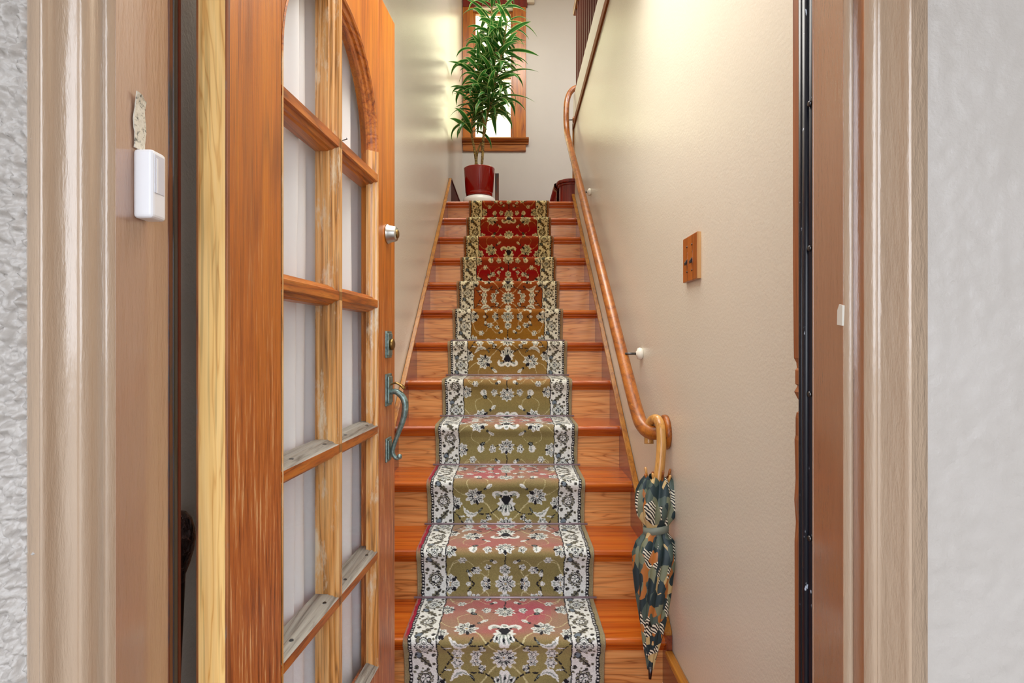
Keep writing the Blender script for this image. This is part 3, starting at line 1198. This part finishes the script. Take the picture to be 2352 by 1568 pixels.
# geometry with folded-down edges
ty, th = np.gradient(py, ss), np.gradient(ph, ss)
ln = np.hypot(ty, th)
ny, nh = th / ln, -ty / ln                 # normal (out of stairs): path runs toward -y / down
flip = np.where(nh + (-ny) < 0, -1, 1)
ny, nh = ny * flip, nh * flip
cols_u = np.concatenate([[uu[0] - .0005], uu, [uu[-1] + .0005]])
depth = np.zeros(ncol + 2); depth[0] = depth[-1] = .0085
edge_r = np.zeros(ncol + 2); edge_r[1] = edge_r[-2] = .0015
nc2 = ncol + 2
X = np.repeat((-.026 + cols_u)[None], nrow, 0)
lead = -.012 * np.clip((1.92 + 1.2 - py) / 1.5, 0, 1)
off = -(depth + edge_r)
Y = py[:, None] + ny[:, None] * off[None]
Z = ph[:, None] + nh[:, None] * off[None] + EYE
co = np.stack([X, Y, Z], -1).reshape(-1, 3).astype(np.float32)
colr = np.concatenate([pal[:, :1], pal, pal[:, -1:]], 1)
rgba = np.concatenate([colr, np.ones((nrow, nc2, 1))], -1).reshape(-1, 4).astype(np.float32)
rt = empty('stair_runner', Pt(-.026, D0, FLOOR))
org = np.array(rt.location, np.float32)
ii = (np.arange(nrow - 1)[:, None] * nc2 + np.arange(nc2 - 1)[None]).ravel()
quads = np.stack([ii, ii + nc2, ii + nc2 + 1, ii + 1], -1).astype(np.int32)
me = bpy.data.meshes.new('stair_runner')
me.vertices.add(len(co)); me.vertices.foreach_set('co', (co - org).ravel())
me.loops.add(quads.size); me.loops.foreach_set('vertex_index', quads.ravel())
me.polygons.add(len(quads)); me.polygons.foreach_set('loop_start', np.arange(0, quads.size, 4, dtype=np.int32))
me.polygons.foreach_set('use_smooth', np.ones(len(quads), bool))
me.update(calc_edges=True)
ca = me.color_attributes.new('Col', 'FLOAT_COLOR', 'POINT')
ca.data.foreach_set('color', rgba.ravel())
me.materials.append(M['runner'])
bpy.data.objects.remove(rt)
rn = bpy.data.objects.new('stair_runner', me)
rn.location = Vector(org)
coll(rn)
tag(rn, 'floral carpet runner with cream borders draped down the wooden stairs', 'carpet')

# runner on the bullnose step at the stair head
bm = new()
pth = [(.36, HL + .006), (.395, HL + .03), (.398, HU - .05), (.374, HU - .03), (.372, HU), (.39, HU + .008), (.60, HU + .008)]
prev = None
for (x, h) in pth:
    cur = [bm.verts.new(Pt(x, y, h)) for y in (5.02, 5.035, 5.075, 5.13, 5.7)]
    if prev:
        for i in range(4):
            f = bm.faces.new([prev[i], prev[i + 1], cur[i + 1], cur[i]])
            f.material_index = (1, 2, 3, 0)[i]
    prev = cur
M['run_red'] = plain('runner_red_pile', (138, 22, 20), .9)
M['run_dark'] = plain('runner_dark_band', (60, 20, 20), .9)
tb = NT('runner_cream_band')
n1 = tb.noise(tb.coord((1, 1, 1)), 70, 3, .6)
tb.base(tb.ramp(n1, [(.45, lin((70, 50, 36))), (.52, lin((206, 186, 150)))]))
tb.set(Roughness=.9)
M['run_cream'] = tb.m
o = obj('upper_runner', bm, [M['run_red'], M['run_red'], M['run_dark'], M['run_cream']])
tag(o, 'red end of carpet runner climbing over the bullnose step at the stair head', 'carpet')

# ------------------------------------------------------------------ front door, open into the hall
TH = math.atan(100 / 1310)
HN = Vector((-.436, .877))
dv = Vector((math.sin(TH), math.cos(TH)))
nv = Vector((math.cos(TH), -math.sin(TH)))


def Dp(s, n, h):
    p = HN + dv * s + nv * n
    return Pt(p.x, p.y, h)


door = empty('door_1', Dp(0, -.05, FLOOR + .012))
tag(door, 'open oak front door with arched glazing, muntins and white curtain', kind='structure')
SA, SB, SC, RAD, SPR = .170, .743, .4565, .2865, .535
DB, DT = FLOOR + .012, .993
TK = .05
OB = -.925                                   # bottom of the glazed opening


def dprism(bm, pts, n0, n1, mi=0):
    """polygon (s,h) extruded along the door normal"""
    A = [bm.verts.new(Dp(s, n0, h)) for s, h in pts]
    B = [bm.verts.new(Dp(s, n1, h)) for s, h in pts]
    fs = [bm.faces.new(A), bm.faces.new(B[::-1])]
    for i in range(len(pts)):
        j = (i + 1) % len(pts)
        fs.append(bm.faces.new([A[i], A[j], B[j], B[i]]))
    for f in fs:
        f.material_index = mi


def dbox(bm, s0, s1, n0, n1, h0, h1):
    dprism(bm, [(s0, h0), (s1, h0), (s1, h1), (s0, h1)], n0, n1)


bm = new(); dbox(bm, 0.001, SA, -TK, 0, DB, DT); obj('stile', bm, M['door'], door, bevel=.002)
bm = new(); dbox(bm, SB, .91, -TK, 0, DB, DT); obj('stile', bm, M['door'], door, bevel=.002)
bm = new(); dbox(bm, SA, SB, -TK, 0, DB, OB); obj('bottom_rail', bm, M['door'], door)
arc = [(SC - RAD * math.cos(PI * i / 40), SPR + RAD * math.sin(PI * i / 40)) for i in range(41)]
bm = new()
for i in range(40):
    (s0, h0), (s1, h1) = arc[i], arc[i + 1]
    dprism(bm, [(s0, h0), (s1, h1), (s1, DT), (s0, DT)], -TK, 0)
bmesh.ops.remove_doubles(bm, verts=bm.verts, dist=1e-5)
obj('top_rail', bm, M['door'], door)
# pale hinge edge and its worn outer corner
bm = new(); dbox(bm, -.002, .001, -TK, -.003, DB, DT); obj('hinge_edge', bm, M['door_edge'], door)
bm = new(); dbox(bm, -.0025, .004, -.0045, .0006, DB, DT); obj('worn_corner', bm, M['door_corner'], door, bevel=.0015)
bm = new(); dbox(bm, -.0022, .003, -TK - .0008, -TK + .0035, DB, DT); obj('worn_corner', bm, M['door_corner'], door, bevel=.001)

# glazing moulding round the opening (swept profile): (inset, n)
PROF = [(0, .0005), (.004, .002), (.009, -.001), (.011, -.006), (.019, -.010), (.021, -.016), (.028, -.019), (.028, -.026)]


def sweep(bm, path_fn, closed_n):
    rings = []
    for pt, inn in path_fn:
        rings.append([bm.verts.new(Dp(pt[0] + inn[0] * a_, n_, pt[1] + inn[1] * a_)) for a_, n_ in PROF])
    for r0, r1 in zip(rings, rings[1:]):
        for i in range(len(PROF) - 1):
            bm.faces.new([r0[i], r0[i + 1], r1[i + 1], r1[i]])


def side(s, sgn, h0, h1, cnt=12):
    return [((s, h0 + (h1 - h0) * i / cnt), (sgn, 0)) for i in range(cnt + 1)]


bm = new(); sweep(bm, side(SA, 1, OB, SPR), 0); obj('glazing_moulding', bm, M['door_mullion'], door)
bm = new(); sweep(bm, side(SB, -1, OB, SPR), 0); obj('glazing_moulding', bm, M['door_mullion'], door)
bm = new(); sweep(bm, [((s, h), ((SC - s) / RAD, (SPR - h) / RAD)) for s, h in arc], 0)
obj('arch_moulding', bm, M['door_rail'], door, smooth=False)
bm = new(); sweep(bm, [((SA + (SB - SA) * i / 6, OB), (0, 1)) for i in range(7)], 0); obj('glazing_moulding', bm, M['door_grey'], door)
# muntins: profile (half width, n)
BAR = [(.010, .001), (.012, -.002), (.012, -.007), (.019, -.011), (.0195, -.017), (.0235, -.020), (.0235, -.050)]
BARS = BAR + [(-w_, n_) for w_, n_ in BAR[::-1]]


def bar_v(s, h0, h1):
    bm = new()
    lo = [bm.verts.new(Dp(s + w_, n_, h0)) for w_, n_ in BARS]
    hi_ = [bm.verts.new(Dp(s + w_, n_, h1)) for w_, n_ in BARS]
    m_ = len(BARS)
    for i in range(m_):
        bm.faces.new([lo[i], lo[(i + 1) % m_], hi_[(i + 1) % m_], hi_[i]])
    bm.faces.new(lo); bm.faces.new(hi_[::-1])
    return bm


def bar_h(s0, s1, h, topmat):
    bm = new()
    a_ = [bm.verts.new(Dp(s0, n_, h + w_)) for w_, n_ in BARS]
    b_ = [bm.verts.new(Dp(s1, n_, h + w_)) for w_, n_ in BARS]
    m_ = len(BARS)
    for i in range(m_):
        f = bm.faces.new([a_[i], a_[(i + 1) % m_], b_[(i + 1) % m_], b_[i]])
        if 1 <= i < len(BAR) - 1 or i == 0:
            f.material_index = topmat
    bm.faces.new(a_); bm.faces.new(b_[::-1])
    return bm


ROWS = [.461, .106, -.249, -.604]
obj('mullion', bar_v(SC, OB, SPR + RAD - .002), M['door_mullion'], door)
for h in ROWS:
    obj('muntin', bar_h(SA, SB, h, 1 if h < 0 else 0), [M['door_rail'], M['door_grey']], door)
    if h < 0:
        for q in (.12, .40, .62, .90):
            bm = new()
            sq = SA + (SB - SA) * q
            lathe(bm, [(0, 0), (.005, 0), (.0046, .0012), (0, .0016)], Dp(sq, -.0145, h + .0192), (0, 0, 1), 10)
            obj('wood_plug', bm, M['steel'], door)
# bent nail left in the upper muntin
bm = new(); tube(bm, [Dp(.487, -.012, ROWS[0] + .018), Dp(.488, .003, ROWS[0] + .022), Dp(.486, .006, ROWS[0] + .024)], [.0012, .0012, .0028], 8)
obj('nail', bm, M['steel'], door)
# panes
edges = [OB] + ROWS[::-1]
for i in range(4):
    for (a_, b_) in ((SA, SC), (SC, SB)):
        bm = new(); dbox(bm, a_ + .012, b_ - .012, -.026, -.023, edges[i] + .012, edges[i + 1] - .012)
        obj('pane', bm, M['glass'], door)
for sg in (-1, 1):
    bm = new()
    pts = [(SC + sg * .012, ROWS[0] + .012), (SC + sg * (RAD - .012), ROWS[0] + .012)]
    pts += [(SC + sg * (RAD - .012) * math.cos(PI / 2 * i / 14), SPR + (RAD - .012) * math.sin(PI / 2 * i / 14)) for i in range(15)]
    pts[-1] = (SC + sg * .012, pts[-1][1])
    dprism(bm, pts, -.026, -.023)
    obj('pane', bm, M['glass'], door)
# curtain with soft pleats
bm = new()
g = []
nS, nH = 420, 24
for i in range(nS + 1):
    s = .150 + .67 * i / nS
    row = []
    for j in range(nH + 1):
        h = -.975 + (1.86) * j / nH
        ph_ = s * 52 + .8 * math.sin(h * 2.1 + s * 9) + .4 * math.sin(s * 23)
        fr_ = (s / .071 + .16 * math.sin(h * 1.7 + 9 * s) + .12 * math.sin(s * 31)) % 1
        saw = fr_ / .80 if fr_ < .80 else (1 - fr_) / .20
        n_ = -.0815 + .026 * (3 * saw ** 2 - 2 * saw ** 3) * (.75 + .25 * math.sin(s * 40)) + .0014 * math.sin(h * 6 + s * 30)
        row.append(bm.verts.new(Dp(s, n_, h)))
    g.append(row)
for i in range(nS):
    for j in range(nH):
        bm.faces.new([g[i][j], g[i + 1][j], g[i + 1][j + 1], g[i][j + 1]])
obj('curtain', bm, M['curtain'], door, smooth=True)
# hardware
nv3 = Vector((nv.x, nv.y, 0))
dl_ = empty('deadbolt'); dl_.parent = door; dl_.location = Dp(.83, 0, .321) - Vector(door.location)
bm = new(); lathe(bm, [(0, 0), (.029, 0), (.029, .004), (.026, .007), (.022, .026), (.020, .029), (0, .029)], Dp(.83, 0, .321), nv3, 36)
obj('deadbolt_collar', bm, M['chrome'], dl_, smooth=True)
bm = new(); lathe(bm, [(0, .029), (.013, .029), (.013, .032), (.011, .034), (0, .034)], Dp(.83, 0, .321), nv3, 24)
obj('deadbolt_cylinder', bm, M['brass'], dl_, smooth=True)
lk = empty('lock_plate'); lk.parent = door; lk.location = Dp(.832, 0, -.009) - Vector(door.location)
bm = new(); dbox(bm, .805, .862, 0, .005, -.049, .031); dbox(bm, .811, .856, .005, .009, -.042, .024); obj('plate', bm, M['pewter'], lk, bevel=.002)
bm = new(); lathe(bm, [(0, .009), (.017, .009), (.017, .017), (.013, .019), (0, .018)], Dp(.835, 0, -.009), nv3, 24); obj('lock_cylinder', bm, M['brass'], lk, smooth=True)
hs = empty('handle'); hs.parent = door; hs.location = Dp(.832, 0, -.2) - Vector(door.location)
bm = new(); dbox(bm, .805, .862, 0, .005, -.192, -.096); dbox(bm, .812, .855, .005, .010, -.184, -.104); obj('upper_plate', bm, M['pewter'], hs, bevel=.002)
bm = new(); dbox(bm, .808, .858, 0, .005, -.358, -.287); dbox(bm, .814, .852, .005, .009, -.350, -.295); obj('lower_plate', bm, M['pewter'], hs, bevel=.002)
bm = new()
gp = catmull([Dp(.834, .008, -.152), Dp(.834, .026, -.150), Dp(.834, .045, -.165), Dp(.834, .0535, -.190), Dp(.834, .048, -.230), Dp(.834, .030, -.280), Dp(.834, .018, -.315),
              Dp(.834, .016, -.335), Dp(.834, .026, -.349), Dp(.834, .036, -.346)], 6)
rr = [.0085 * (.85 + .35 * math.sin(PI * min(1, i / (len(gp) * .55)))) if i < len(gp) * .55 else .0072 - .0012 * (i / len(gp)) for i in range(len(gp))]
tube(bm, gp, rr, 12)
lathe(bm, [(0, -.008), (.006, -.006), (.0085, 0), (.006, .006), (0, .008)], Dp(.834, .036, -.344), nv3, 14)
obj('grip', bm, M['pewter'], hs, smooth=True)
bm = new()
tube(bm, catmull([Dp(.834, .008, -.130), Dp(.834, .025, -.124), Dp(.834, .042, -.132), Dp(.834, .052, -.142)], 6), [.006] * 6 + [.008] * 6 + [.0105] * 6 + [.008], 10, squash=.45)
obj('thumb_lever', bm, M['brass'], hs, smooth=True)

# ------------------------------------------------------------------ things in the hall
# handrail
hr = empty('handrail', Pt(.46, 3.3, nl(3.3) + .6))
tag(hr, 'round brown wooden handrail on the cream wall right of the stairs', 'handrail')
def rl(y):
    return nl(y) + .60


path = catmull([Pt(.530, 1.965, -.312), Pt(.505, 1.967, -.314), Pt(.483, 1.985, -.316), Pt(.466, 2.03, -.302), Pt(.461, 2.10, rl(2.10) + .004), Pt(.46, 2.3, rl(2.3)), Pt(.46, 3.0, rl(3.0)),
                Pt(.46, 3.8, rl(3.8)), Pt(.46, 4.5, rl(4.5)), Pt(.46, 4.78, rl(4.78) + .01), Pt(.463, 4.87, 1.95), Pt(.478, 4.93, 2.09), Pt(.52, 4.985, 2.19), Pt(.60, 5.01, 2.25), Pt(.8, 5.01, 2.40)], 8)
bm = new(); tube(bm, path, .0245, 18); obj('rail', bm, M['rail'], hr, smooth=True)
bm = new()
lathe(bm, [(0, 0), (.058, 0), (.060, .006), (.058, .015), (.050, .019), (.03, .021), (0, .021)], Pt(WR, 1.965, -.312), (-1, 0, 0), 40)
obj('wall_rosette', bm, M['rail'], hr, smooth=True)
for (yy, hh, m1_, nm) in ((2.344, -.050, 'porcelain', 0), (3.87, 1.013, 'porcelain', 0)):
    bk = empty('bracket'); bk.parent = hr; bk.location = Pt(WR, yy, hh) - Vector(hr.location)
    bm = new()
    lathe(bm, [(0, 0), (.022, 0), (.024, .004), (.0255, .010), (.023, .018), (.012, .022), (.009, .026), (0, .026)], Pt(WR, yy, hh), (-1, 0, 0), 28)
    obj('knob', bm, M['porcelain'], bk, smooth=True)
    bm = new(); tube(bm, [Pt(WR - .024, yy, hh), Pt(.465, yy, hh)], .0048, 10); obj('bracket_arm', bm, M['steel'], bk, smooth=True)
bk = empty('bracket'); bk.parent = hr; bk.location = Pt(.52, 4.86, 1.88) - Vector(hr.location)
bm = new(); lathe(bm, [(0, 0), (.022, 0), (.027, .006), (.027, .014), (.018, .02), (0, .02)], Pt(WR, 4.855, 1.885), (-1, 0, 0), 24); obj('knob', bm, M['rail'], bk, smooth=True)
bm = new(); tube(bm, [Pt(WR - .02, 4.855, 1.885), Pt(.462, 4.855, 1.885)], .005, 8); obj('bracket_arm', bm, M['steel'], bk, smooth=True)

# light switch
sw = empty('light_switch', Pt(WR, 1.68, .245))
tag(sw, 'wooden double toggle switch plate on the cream right wall', 'light switch')
y0, y1, h0, h1 = 1.614, 1.746, .178, .312
bm = new()
box(bm, WR - .012, WR, y0, y1, h0, h1)
o = obj('plate', bm, [M['switch_wood'], M['switch_edge']], sw, bevel=.0025)
bm = new(); box(bm, WR - .0115, WR, y0 - .0008, y0 + .0005, h0 + .001, h1 - .001); obj('plate_edge', bm, M['switch_edge'], sw)
for yy in (1.657, 1.704):
    bm = new(); box(bm, WR - .0128, WR - .008, yy - .006, yy + .006, .225, .265); obj('slot', bm, M['win_sill'], sw, bevel=.001)
    bm = new()
    prism(bm, [(WR - .012, .232), (WR - .019, .226), (WR - .020, .234), (WR - .012, .246)], 'y', yy - .0048, yy + .0048)
    obj('toggle', bm, M['black'], sw, bevel=.001)
    for hh in (.282, .207):
        bm = new(); lathe(bm, [(0, 0), (.0034, 0), (.0026, .0016), (0, .002)], Pt(WR - .012, yy, hh), (-1, 0, 0), 10); obj('screw', bm, M['black'], sw)

# umbrella
um = empty('umbrella', Pt(.47, 1.87, -.8))
tag(um, 'folded patchwork umbrella with bamboo crook hooked over the lower end of the handrail', 'umbrella')
TOPP, BOT = Pt(.487, 1.905, -.455), Pt(.448, 1.845, -1.06)
crook = catmull([TOPP + Vector((0, 0, -.02)), Pt(.498, 1.913, -.40), Pt(.503, 1.9195, -.34), Pt(.502, 1.926, -.292), Pt(.499, 1.947, -.270), Pt(.494, 1.972, -.268), Pt(.487, 1.997, -.280), Pt(.484, 2.012, -.305),
                 Pt(.483, 2.013, -.345), Pt(.4825, 2.01, -.36)], 7)
bm = new(); tube(bm, crook, .0165, 16); obj('crook_handle', bm, M['bamboo'], um, smooth=True)
bm = new(); tube(bm, [TOPP + Vector((0, 0, -.012)), TOPP + (BOT - TOPP) * .35], .011, 10); obj('shaft', bm, M['umb_shaft'], um, smooth=True)
prof = [(0, .032), (.03, .044), (.08, .056), (.14, .060), (.20, .052), (.262, .033), (.30, .035), (.34, .050), (.40, .057), (.50, .053), (.62, .046), (.74, .036), (.86, .024), (.94, .014), (1, .008)]
nA, nL = 96, 110
bm = new()
rings = []
for j in range(nL + 1):
    tt = j / nL
    r = 1.13 * np.interp(tt, [p[0] for p in prof], [p[1] for p in prof])
    c = TOPP + (BOT - TOPP) * tt
    ring = []
    pl = (.36 if tt < .26 else .30) * (1 - .9 * max(0, 1 - abs(tt - .27) / .05))
    for i in range(nA):
        a = 2 * PI * i / nA
        tw = a + 1.1 * tt
        f = abs(math.sin(4 * tw + .35 * math.sin(2 * a + 6 * tt)))
        rr_ = r * (1 + pl * (f - .55) + .05 * math.sin(3 * a + 11 * tt))
        ring.append(bm.verts.new(c + Vector((rr_ * math.cos(a), rr_ * .62 * math.sin(a), .018 * (f - .5) * (1 - tt) ** 4))))
    rings.append(ring)
for r0, r1 in zip(rings, rings[1:]):
    for i in range(nA):
        bm.faces.new([r0[i], r0[(i + 1) % nA], r1[(i + 1) % nA], r1[i]])
bm.faces.new(rings[-1])
obj('canopy', bm, M['umbrella'], um, smooth=True)
c = TOPP + (BOT - TOPP) * .272
bm = new()
rings = []
for dz, rx in ((-.012, .0375), (-.012, .0425), (.012, .0425), (.012, .0375)):
    rings.append([bm.verts.new(c + Vector((rx * math.cos(2 * PI * i / 40), rx * .64 * math.sin(2 * PI * i / 40), dz + .006 * math.cos(2 * PI * i / 40)))) for i in range(40)])
for r0, r1 in zip(rings, rings[1:] + rings[:1]):
    for i in range(40):
        bm.faces.new([r0[i], r0[(i + 1) % 40], r1[(i + 1) % 40], r1[i]])
obj('strap', bm, M['umb_strap'], um, smooth=True)
for i in range(8):
    a = 2 * PI * (i + .3) / 8
    b0 = TOPP + Vector((.034 * math.cos(a), .022 * math.sin(a), -.02))
    b1 = TOPP + Vector((.045 * math.cos(a), .030 * math.sin(a), .022 + .010 * math.sin(3 * a)))
    bm = new(); tube(bm, [b0, b1 - (b1 - b0) * .1, b1], [.0034, .0046, .0028], 8)
    obj('rib_tip', bm, M['bamboo'] if i % 2 else M['rail'], um, smooth=True)
bm = new(); tube(bm, [BOT + Vector((0, 0, .01)), BOT + Vector((-.002, -.001, -.03))], [.008, .0045], 10); obj('ferrule', bm, M['steel'], um, smooth=True)

# walking cane behind the door, seen through the hinge gap
cn = empty('walking_cane', Pt(-.535, .925, FLOOR))
tag(cn, 'walking cane with wrinkled dark knob standing behind the open door', 'cane')
kp = [(0, .108), (.010, .105), (.018, .094), (.0228, .076), (.0235, .060), (.021, .042), (.015, .020), (.009, .004), (.0075, -.02)]
bm = new(); lathe(bm, kp[::-1], Pt(-.5395, .925, -.382), (.0, 0, 1), 28); obj('knob', bm, M['knob'], cn, smooth=True)
bm = new(); tube(bm, [Pt(-.5395, .925, -.39), Pt(-.548, .925, -.60), Pt(-.552, .925, FLOOR)], [.0085, .0075, .006], 12); obj('shaft', bm, M['black'], cn, smooth=True)

# sensor on the left jamb and the strip of old tape above it
sn = empty('door_sensor', Pt(-.486, .765, .216))
tag(sn, 'white plastic contact sensor stuck on the brown left door jamb', 'sensor')
sh = lambda y: (784 - y) * .752 / 1310
bm = new(); box(bm, -.5, -.4735, .751, .782, sh(500), sh(341)); obj('case', bm, M['plastic'], sn, bevel=.005, seg=3)
bm = new(); box(bm, -.4737, -.4728, .7555, .776, sh(440), sh(352)); obj('cover_inset', bm, M['plastic_grey'], sn, bevel=.0003)
bm = new(); box(bm, -.4729, -.4722, .758, .7615, sh(440), sh(360)); obj('slot', bm, M['plastic'], sn)
bm = new()
g = []
for i in range(15):
    h = sh(338) + (sh(209) - sh(338)) * i / 14
    row = []
    for j in range(5):
        y = .751 + .0225 * j / 4 + .0015 * math.sin(i * .7 + j)
        lift = .0015 + (.004 * ((i - 10) / 4) ** 2 if i > 10 else 0) * (1 if j < 3 else .4) + .0008 * random.random()
        hh = h + (-.006 * (j / 4) ** 2 if i == 14 else 0)
        row.append(bm.verts.new(Pt(-.5 + lift, y, hh)))
    g.append(row)
for i in range(14):
    for j in range(4):
        bm.faces.new([g[i][j], g[i][j + 1], g[i + 1][j + 1], g[i + 1][j]])
o = obj('tape_strip', bm, M['tape'])
s_ = o.modifiers.new('s', 'SOLIDIFY'); s_.thickness = .0015; s_.offset = -1
tag(o, 'dirty peeling strip of white mounting tape above the white sensor', 'tape')

# upper balustrade above the right wall
bl = empty('balustrade', Pt(.56, 4.2, 2.13))
tag(bl, 'dark wooden balustrade of slim balusters above the right stairwell wall', 'balustrade')
bm = new(); box(bm, .535, .595, 2.3, 5.02, 2.86, 2.915); obj('top_rail', bm, M['cap'], bl, bevel=.012)
for i in range(22):
    y = 4.915 - .115 * i
    bm = new(); box(bm, .551, .573, y - .011, y + .011, 2.13, 2.87); obj('baluster', bm, M['balu'], bl, bevel=.003)
bm = new(); box(bm, .17, .255, YB - .05, YB, 3.835, 3.99)
tag(obj('chime_box', bm, M['chime'], bevel=.006), 'small beige box fixed on the back wall right of the window', 'box')

# dark stick beside the pot
bm = new()
box(bm, -.152, -.118, 5.12, 5.135, HL, 1.512)
o = obj('wooden_stick', bm, M['jamb_dark'], bevel=.004)
tag(o, 'narrow dark wooden stick standing beside the red plant pot', 'stick')

# ------------------------------------------------------------------ potted plant
PX, PY = -.293, 5.12
pl = empty('potted_plant', Pt(PX, PY, HL))
tag(pl, 'tall striped dracaena in a red pot on the landing before the window', 'plant')
bm = new(); lathe(bm, [(0, 0), (.148, 0), (.152, .01), (.150, .06), (.140, .088), (.115, .104), (.10, .108), (0, .108)], Pt(PX, PY, HL), n=48); obj('saucer', bm, M['saucer'], pl, smooth=True)
bm = new(); lathe(bm, [(0, .109), (.108, .109), (.116, .114), (.121, .135), (.119, .139), (.124, .145), (.138, .35), (.140, .356), (.136, .36), (.130, .352), (.125, .30), (0, .30)], Pt(PX, PY, HL), n=56); obj('pot', bm, M['pot'], pl, smooth=True)
bm = new(); lathe(bm, [(0, .33), (.06, .332), (.128, .325)], Pt(PX, PY, HL), n=24); obj('soil', bm, M['soil'], pl)
q = lambda px, y, d=PY: Pt((px - 1176) * d / 1310, d, (784 - y) * d / 1310)
canes = [
    [(1096, 388), (1090, 345), (1083, 300), (1090, 240), (1098, 180), (1100, 120)],
    [(1092, 388), (1096, 350), (1104, 325)],
    [(1106, 388), (1109, 345), (1111, 290), (1107, 240), (1113, 190), (1118, 120), (1122, 40)],
    [(1111, 288), (1122, 255), (1130, 232), (1132, 190), (1138, 130), (1142, 60)],
    [(1107, 350), (1112, 300), (1120, 250), (1120, 170), (1126, 90), (1130, 0), (1132, -60)],
    [(1130, 230), (1142, 170), (1156, 110), (1165, 50)],
]
dp = [0, .03, .02, -.03, .06, -.05]
nodes = []
for cn_, dd in zip(canes, dp):
    pts = catmull([q(px, y) + Vector((0, dd * i / max(1, len(cn_) - 1), 0)) for i, (px, y) in enumerate(cn_)], 6)
    rad = [.0125 - .006 * i / len(pts) for i in range(len(pts))]
    bm = new(); tube(bm, pts, rad, 8); obj('stem', bm, M['stem'], pl, smooth=True)
    nodes.append(pts)


def leaf_mesh(L, wd, droop, twist, seed):
    n = 12
    rnd = random.Random(seed)
    verts, faces, cols = [], [], []
    cross = [-1, -.74, -.34, 0, .34, .74, 1]
    ang = 0.0
    p = Vector((0, 0, 0))
    edge_c, mid_c, core = lin((238, 240, 176)), lin((84, 148, 62)), lin((26, 92, 46))
    sidew = rnd.uniform(-.3, .3)
    for i in range(n + 1):
        tt = i / n
        w_ = wd * (.35 + .65 * min(1, tt / .28)) * (1 - max(0, (tt - .45) / .55) ** 1.7) + .0004
        ang = droop * tt ** 1.4
        dirv = Vector((math.cos(ang), sidew * .25 * tt, -math.sin(ang)))
        nrm = Vector((math.sin(ang), 0, math.cos(ang)))
        tw = twist * tt
        for c_ in cross:
            lat = Vector((0, 1, 0)) * math.cos(tw) + nrm * math.sin(tw)
            verts.append(p + lat * c_ * w_ + nrm * (abs(c_) * w_ * .35))
            a = abs(c_)
            cc = edge_c if a > .9 else (mid_c if a > .5 or a < .1 else core)
            cols.append((*cc, 1))
        p = p + dirv * (L / n)
    m_ = len(cross)
    for i in range(n):
        for j in range(m_ - 1):
            faces.append((i * m_ + j, i * m_ + j + 1, (i + 1) * m_ + j + 1, (i + 1) * m_ + j))
    me = bpy.data.meshes.new('leaf')
    me.from_pydata(verts, [], faces)
    ca = me.color_attributes.new('Col', 'FLOAT_COLOR', 'POINT')
    ca.data.foreach_set('color', np.array(cols, np.float32).ravel())
    me.polygons.foreach_set('use_smooth', [True] * len(me.polygons))
    me.materials.append(M['leaf'])
    return me


LM = [leaf_mesh(L_, w_, d_, t_, i) for i, (L_, w_, d_, t_) in enumerate([(.34, .025, 1.1, .4), (.31, .022, 1.6, -.5), (.37, .026, .8, .3), (.28, .021, 2.0, .6), (.33, .024, 1.9, -.3), (.35, .026, 1.3, 0),
                                                                 (.27, .019, 1.4, .8), (.30, .023, .6, -.4), (.37, .024, 2.2, .5)])]
rnd = random.Random(11)


def put_leaf(pos, az, el, mesh, sc=1.0, roll=0.0):
    o = bpy.data.objects.new('leaf', mesh)
    o.parent = pl
    o.location = pos - Vector(pl.location)
    o.rotation_mode = 'XYZ'
    o.rotation_euler = (roll, -el, az)
    o.scale = (sc, sc, sc)
    coll(o)
    return o


def leaf_tip(pos, az, mesh, sc, el):
    mx_ = Matrix.Rotation(az, 4, 'Z') @ Matrix.Rotation(-el, 4, 'Y')
    return [pos + mx_ @ (Vector(mesh.vertices[i].co) * sc) for i in (38, 60, 88)]


count = 0
specs = [(0, .36, 1.0, 60), (2, .38, 1.0, 62), (3, .16, 1.0, 62), (4, .34, 1.0, 62), (5, .02, 1.0, 44)]
for ci, t0, t1, nlf in specs:
    pts = nodes[ci]
    for k in range(nlf):
        tt = t0 + (t1 - t0) * (k + rnd.random() * .6) / nlf
        f = tt * (len(pts) - 1)
        i = min(int(f), len(pts) - 2)
        pos = pts[i].lerp(pts[i + 1], f - i)
        for _ in range(12):
            az = k * 2.4 + rnd.uniform(-.6, .6) + _ * .9
            el = rnd.uniform(-.1, .95)
            mesh = rnd.choice(LM)
            sc = rnd.uniform(.72, 1.0)
            tips = leaf_tip(pos, az, mesh, sc, el)
            if all(p.x > WL + .012 and p.y < YB - .1 for p in tips) and all((p.z - EYE) * 1310 / p.y < 784 - 0 + 140 for p in tips):
                put_leaf(pos, az, el, mesh, sc, rnd.uniform(-.3, .3))
                count += 1
                break
# a few long, clearly visible leaves: azimuth measured from +x
for (px, y, az, el, mi, sc) in ((1140, 225, -.25, .1, 2, 1.0), (1138, 228, .3, .25, 5, .9), (1128, 230, -.9, -.1, 0, .9), (1126, 228, 3.6, .2, 5, .9), (1150, 175, -.15, .35, 2, .95),
                                (1160, 118, -.05, .05, 7, 1.05), (1160, 60, .1, .9, 3, 1.0), (1150, 30, -.4, .8, 0, 1.0), (1122, 226, -1.3, 1.0, 5, .9)):
    put_leaf(q(px, y, PY - .02), az, el, LM[mi], sc)
print('leaves', count)
